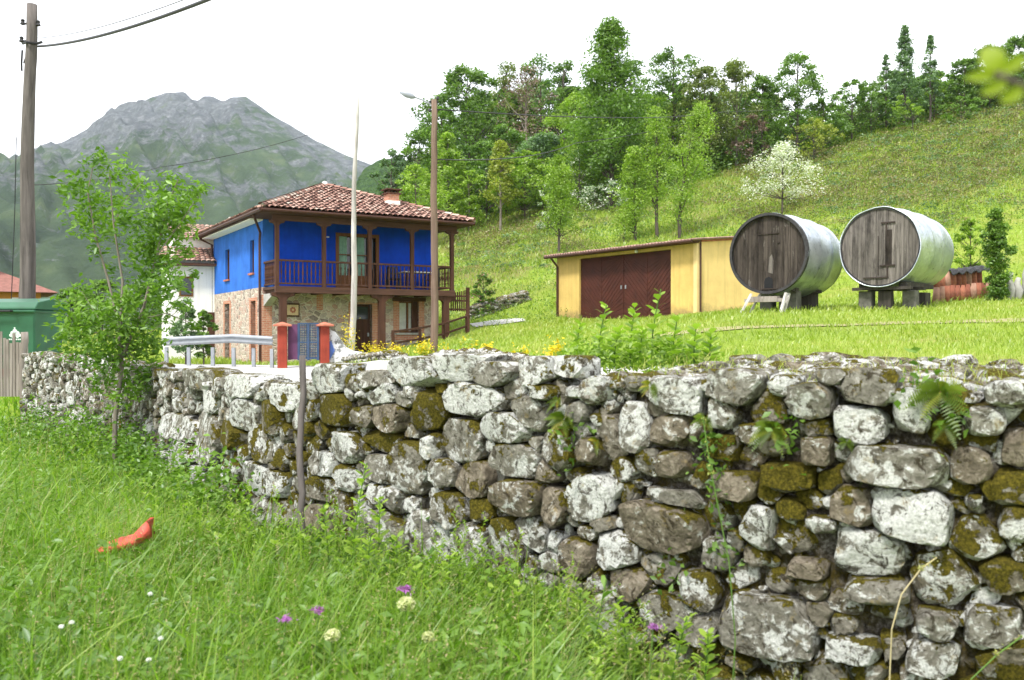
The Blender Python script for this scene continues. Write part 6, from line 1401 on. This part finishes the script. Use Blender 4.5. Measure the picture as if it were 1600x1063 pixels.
for px, py, d, r_, kd, lb in ((632, 922, 4.35, .035, 'thistle', 'bright purple flower head above the grass in front of the lower wall'), (497, 956, 4.0, .026, 'thistle', 'pale purple flower, right one of a pair in the grass'), (445, 970, 3.9, .026, 'thistle', 'pale purple flower, left one of a pair in the grass'),
        (1022, 985, 3.8, .022, 'thistle', 'small violet flower beside the broad-leaved plant by the wall'), (634, 946, 4.2, .045, 'umbel', 'cream round seed head just below the bright purple flower'), (668, 998, 3.8, .030, 'umbel', 'smaller cream seed head low in the grass'), (518, 996, 3.8, .036, 'umbel', 'flat whitish flower head in the grass left of the cream ones')):
    (xy, hh) = fl_at(px, py, d, 0); flower('wildflower', xy, r_, PUR if kd == 'thistle' else CRM, lb, 'flower', 'wildflowers in the long grass', hh, kd)
for k, (px, py, d) in enumerate(((232, 930, 4.2), (248, 1000, 3.7), (184, 1032, 3.6), (229, 1034, 3.65), (108, 975, 3.9), (92, 982, 3.85))):
    (xy, hh) = fl_at(px, py, d, 0); flower('daisy', xy, .012, DSY, ('topmost', 'middle', 'lower', 'lowest', 'upper left', 'far left')[k] + ' of the small white daisies in the grass at lower left', 'flower', 'daisies in the long grass', hh, 'umbel')
def weed(px, py, d, ty, label, n=9, ll=.09, name='leafy_weed', grp='leafy weeds at the foot of the wall', mat=None, asp=.26, on=None):
    q = at(px, py, d); zg = gz(q.x, q.y) if on is None else on; H = zpix(ty, d) - zg; t = empty(name, (q.x, q.y, zg), 0, label, 'plant', grp); r = np.random.default_rng(int(px * 7 + ty)); VV_, FF_, k = [], [], 0; lx = r.uniform(-.08, .12)
    st = lambda f: np.array([lx * f * f * H * 1.2, .02 * math.sin(f * 5), f * H])
    for i in range(n * 3):
        f = .12 + .88 * i / (n * 3); a = i * 2.4 + r.uniform(-.3, .3); L_ = ll * (1.15 - .6 * f) * r.uniform(.7, 1.2); dr = np.array([math.cos(a), math.sin(a), .35 + .5 * f]); dr /= np.linalg.norm(dr); sd = np.cross(dr, (0, 0, 1)); sd /= np.linalg.norm(sd); b = st(f); w = L_ * asp
        VV_ += [b, b + dr * L_ * .45 + sd * w, b + dr * L_ * .8 + sd * w * .6 - np.array([0, 0, .05 * L_]), b + dr * L_ - np.array([0, 0, .2 * L_]), b + dr * L_ * .8 - sd * w * .6 - np.array([0, 0, .05 * L_]), b + dr * L_ * .45 - sd * w]; FF_.append([k, k + 1, k + 5]); FF_ += [[k + 1, k + 2, k + 5], [k + 2, k + 4, k + 5], [k + 2, k + 3, k + 4]]; k += 6
    mesh_np('leaf_sprays', np.array(VV_), [np.array(FF_)], mat or L_SPRING, t, np.repeat(r.uniform(.3, .9, len(VV_) // 6), 6))
    m = MB(); m.tube([Vector(st(f)) for f in np.linspace(-.03, 1, 7)], [.006] * 3 + [.004] * 4, 5, cap=False); m.build('stem', LS, t); return t
WD = [(545, 960, 5.4, 735, 'tallest upright leafy weed in the grass before the middle of the wall'), (590, 960, 5.3, 790, 'leafy weed just right of the tallest one'), (515, 950, 5.5, 800, 'leafy weed just left of the tallest one'), (620, 980, 5.1, 850, 'shorter leafy weed by the lower grey stones'),
      (475, 960, 5.7, 850, 'leafy weed at the foot of the wooden stake'), (430, 950, 5.8, 860, 'leafy weed left of the wooden stake'), (385, 930, 6.2, 845, 'leafy weed further left in the long grass'), (700, 1010, 4.9, 880, 'thin leafy weed before the brown lower stones'),
      (760, 1040, 4.7, 930, 'short weed near the bottom centre'), (340, 930, 6.3, 850, 'leafy weed right of the red litter'), (860, 1060, 4.5, 960, 'grassy weed low before the wall right of centre'), (660, 1000, 5.0, 900, 'bushy small weed under the bright purple flower'), (905, 1060, 4.4, 935, 'weed just left of the broad-leaved plant'), (985, 1070, 4.2, 960, 'weed right of the broad-leaved plant'),
      (1045, 1075, 4.1, 975, 'weed beside the small violet flower'), (1100, 1085, 4.0, 1000, 'last short weed toward the bottom right'), (820, 1050, 4.6, 925, 'tall thin weed before the lower middle stones'), (290, 900, 6.8, 800, 'leafy weed between the sapling and the stake'), (570, 985, 5.1, 850, 'leafy weed before the grey upright stones')]
for k, (px, by, d, ty, lb) in enumerate(WD): weed(px, by, d, ty - 12, lb, 14 + k % 4, .12)
weed(925, 1075, 4.2, 905, 'broad-leaved plant with long pointed leaves at the bottom right of centre', 4, .2, 'broad_leaved_plant', asp=.13, mat=L_MID)
# plants rooted on top of the wall
TOPW = 1.5
def topweed(px, ty, d, lb, n=7, ll=.13, asp=.3, mat=None): return weed(px, 560, d, ty, lb, n, ll, 'wall_top_weed', 'green weeds growing on top of the wall', mat, asp, TOPW + .02)
for k, (px, ty, d, lb) in enumerate([(1018, 452, 6.2, 'tallest serrated sprout on the wall top before the red doors'), (935, 476, 6.3, 'leafy sprout on the wall top before the left garage door'), (985, 478, 6.2, 'leafy sprout left of the tallest one on the wall top'), (1052, 492, 6.0, 'sprout right of the tallest one on the wall top'),
        (900, 505, 6.4, 'low spreading weed at the left end of the green clump on the wall top'), (960, 512, 6.0, 'low leafy weed in the middle of the clump on the wall top'), (1085, 505, 5.9, 'low weed before the yellow garage corner'), (1000, 515, 6.4, 'low weed under the tallest sprout'), (1110, 520, 5.8, 'last low weed at the right end of the clump')]):
    topweed(px, ty, d, lb, 6 + k % 3)
C, T = [], []; rs = np.random.default_rng(91)
for k in range(90):
    px = rs.uniform(880, 1120); d = rs.uniform(5.9, 6.9); q = at(px, 540, d); hm = .2 * (1 - ((px - 995) / 140) ** 2); c = np.array([q.x, q.y, 1.5 + rs.uniform(0, max(.02, hm))]); m_ = 34; C.append(c + rs.normal(size=(m_, 3)) * np.array([.07, .07, .04])); T.append(np.full(m_, rs.uniform(.1, .9)))
V, Fq, tn = leaves(np.vstack(C), .05, rs, .45, .5, tint=np.concatenate(T)); tag(mesh_np('wall_top_greenery', V, [Fq], L_SPRING, None, tn), 'low mat of bright green leaves on top of the wall before the garage', 'weeds', kind='stuff')
# dry grass straws over the rubble top
x0 = rs.uniform(S9, WLEN - .2, 2600); PP = np.array([np.interp(x0, WS, WP[:, 0]), np.interp(x0, WS, WP[:, 1])]).T; NN = np.array([np.interp(x0, WS, WN[:, 0]), np.interp(x0, WS, WN[:, 1])]).T; ww = rs.uniform(0, 1.6, len(x0)); P = PP - NN * ww[:, None]
V, Fs, tn = blades(np.stack([P[:, 0], P[:, 1], 1.49 + .1 * ww / 1.6 + rs.uniform(-.02, .02, len(x0))], 1), rs.uniform(.02, .09, len(x0)), rs.uniform(.002, .005, len(x0)), rs, np.clip(.75 + .25 * rs.normal(size=len(x0)), 0, 1), 2.2)
tag(mesh_np('dry_straw', V, Fs, L_HILL, None, tn), 'short dry straw caught in the rubble on the wall top', 'straw', kind='stuff')

def fern(px, py, R_, label, n=9, name='fern', seed=0, tint0=.5):
    s_ = float(wall_s(px)); P0, T0, N0 = wall_at(s_); q = np.array([P0[0] + N0[0] * .0, P0[1] + N0[1] * .0, zpix(py, P0[1])]); t = empty(name, q, 0, label, 'fern', 'ferns rooted in the wall'); r = np.random.default_rng(seed); V, Fc, tn, k = [], [], [], 0
    T3, N3 = np.array([*T0, 0]), np.array([*N0, 0]); Z = np.array([0, 0, 1.])
    for i in range(n):
        a = math.pi * (i + .5) / n * 1.7 - .35 * math.pi + r.uniform(-.2, .2); dr = T3 * math.cos(a) + Z * math.sin(a) * .9 + N3 * r.uniform(.5, 1.0); dr /= np.linalg.norm(dr); L_ = R_ * .72 * r.uniform(.6, 1.15); ti = tint0 + r.uniform(-.3, .3)
        for j in range(15):
            f = (j + 1) / 15; c = dr * L_ * f + N3 * .02 - Z * L_ * .45 * f * f; sd = np.cross(dr, N3 * .6 + Z * .4); sd /= np.linalg.norm(sd); w = L_ * .26 * math.sin(math.pi * min(1, f * .85 + .12)) ; h_ = L_ * .032
            for s2 in (-1, 1): V += [c - dr * h_, c + sd * s2 * w + dr * h_ * 1.2, c + dr * h_]; tn += [ti] * 3; Fc.append([k, k + 1, k + 2]); k += 3
    mesh_np('fronds', np.array(V), [np.array(Fc)], L_FERN, t, np.clip(np.array(tn), 0, 1))
for k, (px, py, R_, lb, n, tt) in enumerate([(885, 655, .17, 'yellowish fern below the white cap stones left of centre right', 12, .6), (1210, 668, .16, 'wide low fern under the grey capping stones right of centre', 16, .5), (1470, 612, .22, 'light green fern near the top right of the wall', 10, .45), (1478, 662, .12, 'small fern hanging just below the light green one', 7, .4),
        (1020, 602, .11, 'small yellow-tipped fern at the wall top right of the leafy clump', 8, .75), (1325, 690, .08, 'tiny green fern above the long flat stone', 6, .3), (1355, 745, .07, 'tiny plant under the long flat stone', 6, .3), (935, 690, .10, 'small orange-tinged fern right of the yellowish one', 7, .85), (875, 625, .10, 'small fern above the yellowish one', 7, .8), (1105, 655, .11, 'thin fern between two pale stones', 6, .35)]):
    fern(px, py, R_, lb, int(n * 1.5), seed=k, tint0=tt * .8)
# ivy-like trails and grass tufts in the wall face
C, T = [], []
for (px, py, n_, sp) in ((1115, 700, 50, .05), (1130, 760, 40, .05), (1490, 650, 30, .05), (1240, 690, 40, .06), (905, 690, 50, .06), (200, 640, 170, .1), (215, 690, 170, .1), (235, 600, 90, .07), (1060, 890, 30, .06), (1130, 860, 30, .05), (1440, 590, 40, .05)):
    s_ = float(wall_s(px)); P0, T0, N0 = wall_at(s_); c = np.array([P0[0] + N0[0] * .04, P0[1] + N0[1] * .04, zpix(py, P0[1])]); C.append(c + rs.normal(size=(n_, 3)) * np.array([sp, sp * .6, sp * 1.4])); T.append(rs.uniform(.1, .8, n_))
V, Fq, tn = leaves(np.vstack(C), .045, rs, .55, .2, tint=np.concatenate(T)); tag(mesh_np('wall_creepers', V, [Fq], L_MID, None, tn), 'small creeping leaves rooted in the joints of the wall', 'creepers', kind='stuff')
for k, (pts, lb) in enumerate([([(1395, 985), (1410, 930), (1440, 890), (1465, 872)], 'dry pale grass stalk arching before the wall at lower right'), ([(1520, 1063), (1560, 1025), (1600, 995)], 'greenish stalk leaning in at the bottom right corner'), ([(1150, 1000), (1140, 880), (1112, 740), (1098, 650)], 'long thin green stalk rising before the wall right of centre')]):
    d = 3.7 if k < 2 else 4.1; P = [at(px, py, d + .02 * i) for i, (px, py) in enumerate(pts)]; P = [Vector((P[0].x - .02, P[0].y, .0))] + P; o0 = P[0].copy(); m = MB(); m.tube([q - o0 for q in P], [.003] * len(P), 5, cap=False); t = empty('grass_stalk', o0, 0, lb, 'grass stalk', 'tall grass stalks'); m.build('stem', LS if k else plain('dry_stalk', (.42, .36, .2), .9, .2), t)
    C = np.array([np.array(P[-1 - (i % 2)].lerp(P[-2], rs.random())) - np.array(o0) for i in range(50)]) + rs.normal(size=(50, 3)) * .006; V, Fq, tn = leaves(C, .018, rs, .3, .8, tint=.9); mesh_np('seed_head', V, [Fq], L_HILL, t, tn)

# ------------------------------------------------------------------ yellow flowers along the lawn's edge
def flower_bush(px, py, wpx, hpx, d, label, gold=.55):
    q = at(px, py, d); zg = gz(q.x, q.y); t = empty('yellow_flower_bush', (q.x, q.y, zg), 0, label, 'flower bush', 'yellow flowers along the road'); r = np.random.default_rng(int(px)); n = int(12 * wpx * hpx ** .5 / 6) + 90; w = wpx / F * d / 2; h = hpx / F * d + max(0, q.z - zg)
    C = np.stack([r.normal(0, w * .5, n), r.normal(0, .12, n), np.abs(r.normal(h * .5, h * .32, n))], 1); V, Fq, tn = leaves(C, .075, r, .6, .5, tint=r.uniform(.2, .9, n)); f = (r.random(n) < gold * (.5 + C[:, 2] / h)).astype(int)
    mesh_np('foliage', V, [Fq], [L_SPRING, L_GOLD], t, tn, mi=np.concatenate([f, f]))
for (px, py, w, h, d, g_, lb) in ((545, 549, 24, 40, 28.4, .8, 'tall bright yellow bush at the foot of the pale pole'), (583, 555, 40, 16, 26.6, .8, 'left patch of low yellow flowers below the house door'), (617, 554, 36, 14, 25.2, .75, 'second patch of low yellow flowers left of the lamp post'), (662, 552, 30, 17, 23.6, .8, 'yellow flower patch at the left foot of the street lamp'),
        (692, 553, 24, 10, 22.8, .5, 'thin yellow flower patch right of the street lamp'), (735, 550, 40, 16, 21.2, .3, 'greener flower patch on the lawn edge'), (762, 553, 24, 12, 19.5, .7, 'yellow patch near the right end of the edging stones'), (868, 552, 30, 10, 13.2, .8, 'yellow flowers just left of the leafy clump on the wall'), (815, 555, 30, 8, 15.5, .4, 'sparse yellow flowers at the end of the edging stones')):
    flower_bush(px, py, w, h, d, lb, g_)

# ------------------------------------------------------------------ sapling leaning over the left part of the wall
SD = 9.9; sb = at(176, 760, SD); sz0 = gz(sb.x, sb.y); t = empty('sapling', (sb.x, sb.y, sz0), 0, 'young leafy sapling growing against the left part of the stone wall', 'tree'); r0 = np.array(t.location); r = np.random.default_rng(8)
CL = [(150,255,16),(185,268,22),(120,288,22),(140,312,28),(175,322,30),(215,288,16),(130,345,25),(165,362,26),(200,345,20),(100,300,10),(160,240,8),(270,290,20),(255,318,28),(285,330,24),(305,303,14),(240,350,28),(275,358,26),(225,388,25),(240,420,25),(255,450,26),(222,460,26),(290,395,12),(318,296,8),
  (120,500,26),(150,520,33),(185,500,33),(215,510,30),(108,540,26),(145,555,30),(180,560,32),(215,545,30),(160,480,24),(128,455,18),(250,500,20),(285,480,14),(302,512,10),(240,572,12),(200,600,14),(190,470,20),(95,480,12),(270,440,15),(100,520,16),(165,590,16),(240,390,20),(262,410,16),(175,420,10),(150,395,10),(235,540,20),(305,430,8),(210,612,16),(150,603,14),(180,625,14),(225,585,14)]
C, T = [], []
for px, py, rp in CL:
    dd = SD + r.uniform(-.35, .35); c = np.array(at(px, py, dd)) - r0; rr_ = rp / F * SD * 1.05; n = int((8 + rp * rp * .26) * (1.25 if px > 215 and py < 480 else .9)); q = r.normal(size=(n, 3)) * rr_ * .55; C.append(c + q); T.append(np.full(n, r.uniform(.25, .8)) + .1 * r.normal(size=n))
V, Fq, tn = leaves(np.vstack(C), .080, r, .44, .45, tint=np.concatenate(T)); mesh_np('crown', V, [Fq], L_SAP, t, tn)
lp_ = lambda px, py, o=0: Vector(np.array(at(px, py, SD + o)) - r0)
paths = [([lp_(176, 770), lp_(180, 650), lp_(190, 575), lp_(188, 520)], .03, .02), ([lp_(188, 520), lp_(170, 440), lp_(150, 370), lp_(138, 300, .1), lp_(150, 245, .1)], .016, .005), ([lp_(188, 520), lp_(192, 440), lp_(178, 350, -.1), lp_(172, 270, -.1)], .017, .005), ([lp_(190, 560), lp_(225, 480), lp_(245, 400, .1), lp_(262, 320, .1), lp_(280, 280)], .02, .005), ([lp_(188, 530), lp_(150, 520), lp_(108, 530, -.2)], .012, .004), ([lp_(215, 500), lp_(260, 490), lp_(300, 505)], .008, .003), ([lp_(178, 350), lp_(200, 310), lp_(222, 285)], .006, .003), ([lp_(245, 400), lp_(285, 345), lp_(315, 300)], .007, .003)]
for px, py, rp in CL[::2]:
    if py > 440: paths.append(([lp_(190, 540), lp_((190 + px) / 2, (540 + py) / 2 + 8), lp_(px, py)], .006, .002))
limb_mesh(paths, BARKL, 'trunk', t, 7)

# ------------------------------------------------------------------ twig reaching into the picture close to the lens
TD = .75; o0 = at(1760, 190, TD); t = empty('leafy_twig', o0, 0, 'blurred leafy twig close to the camera reaching in at the top right', 'twig'); tw = lambda px, py, o=0: Vector(at(px, py, TD + o) - o0)
m = MB(); m.tube([tw(1760, 190), tw(1640, 155), tw(1590, 132), tw(1552, 118)], [.0035, .003, .0025, .0035], 7); m.build('stem', BARK, t, smooth=True)
def bigleaf(a_, b_, w, bend=.004):
    m = MB(); d_ = b_ - a_; s_ = d_.cross(Vector((0, 1, .35))).normalized(); n = 8; V = []
    for i in range(n + 1):
        f = i / n; ww = w * math.sin(math.pi * min(1, f * .96 + .02)) ** .7; c_ = a_ + d_ * f + Vector((0, -bend * math.sin(math.pi * f), 0)); V += [c_ - s_ * ww, c_ + Vector((0, .002, 0)), c_ + s_ * ww]
    m.add(V, [(3 * i, 3 * i + 1, 3 * i + 4, 3 * i + 3) for i in range(n)] + [(3 * i + 1, 3 * i + 2, 3 * i + 5, 3 * i + 4) for i in range(n)], .8); m.build('leaf', LB, t, smooth=True)
LB = leaf_mat('young_twig_leaf', (.16, .22, .01), (.30, .36, .02), .45)
bigleaf(tw(1554, 116), tw(1536, 74), .0105); bigleaf(tw(1556, 114), tw(1604, 92), .006); bigleaf(tw(1556, 120), tw(1506, 123), .005); bigleaf(tw(1575, 130), tw(1530, 148), .0055); bigleaf(tw(1600, 140), tw(1560, 160), .006)

# ------------------------------------------------------------------ the air of the valley
m = MB(); m.box((-3200, -120, -9), (3200, 4400, 520)); hz = m.build('haze', M['glass']); tag(hz, 'thin pale haze filling the valley air', 'haze', kind='stuff')
hm = bpy.data.materials.new('valley_haze'); hm.use_nodes = True; hn = hm.node_tree; hn.nodes.clear(); ho = hn.nodes.new('ShaderNodeOutputMaterial'); pv = hn.nodes.new('ShaderNodeVolumePrincipled')
pv.inputs['Color'].default_value = (.72, .86, 1, 1); pv.inputs['Density'].default_value = .00008; pv.inputs['Anisotropy'].default_value = .2
hn.links.new(pv.outputs[0], ho.inputs['Volume']); hz.data.materials.clear(); hz.data.materials.append(hm)
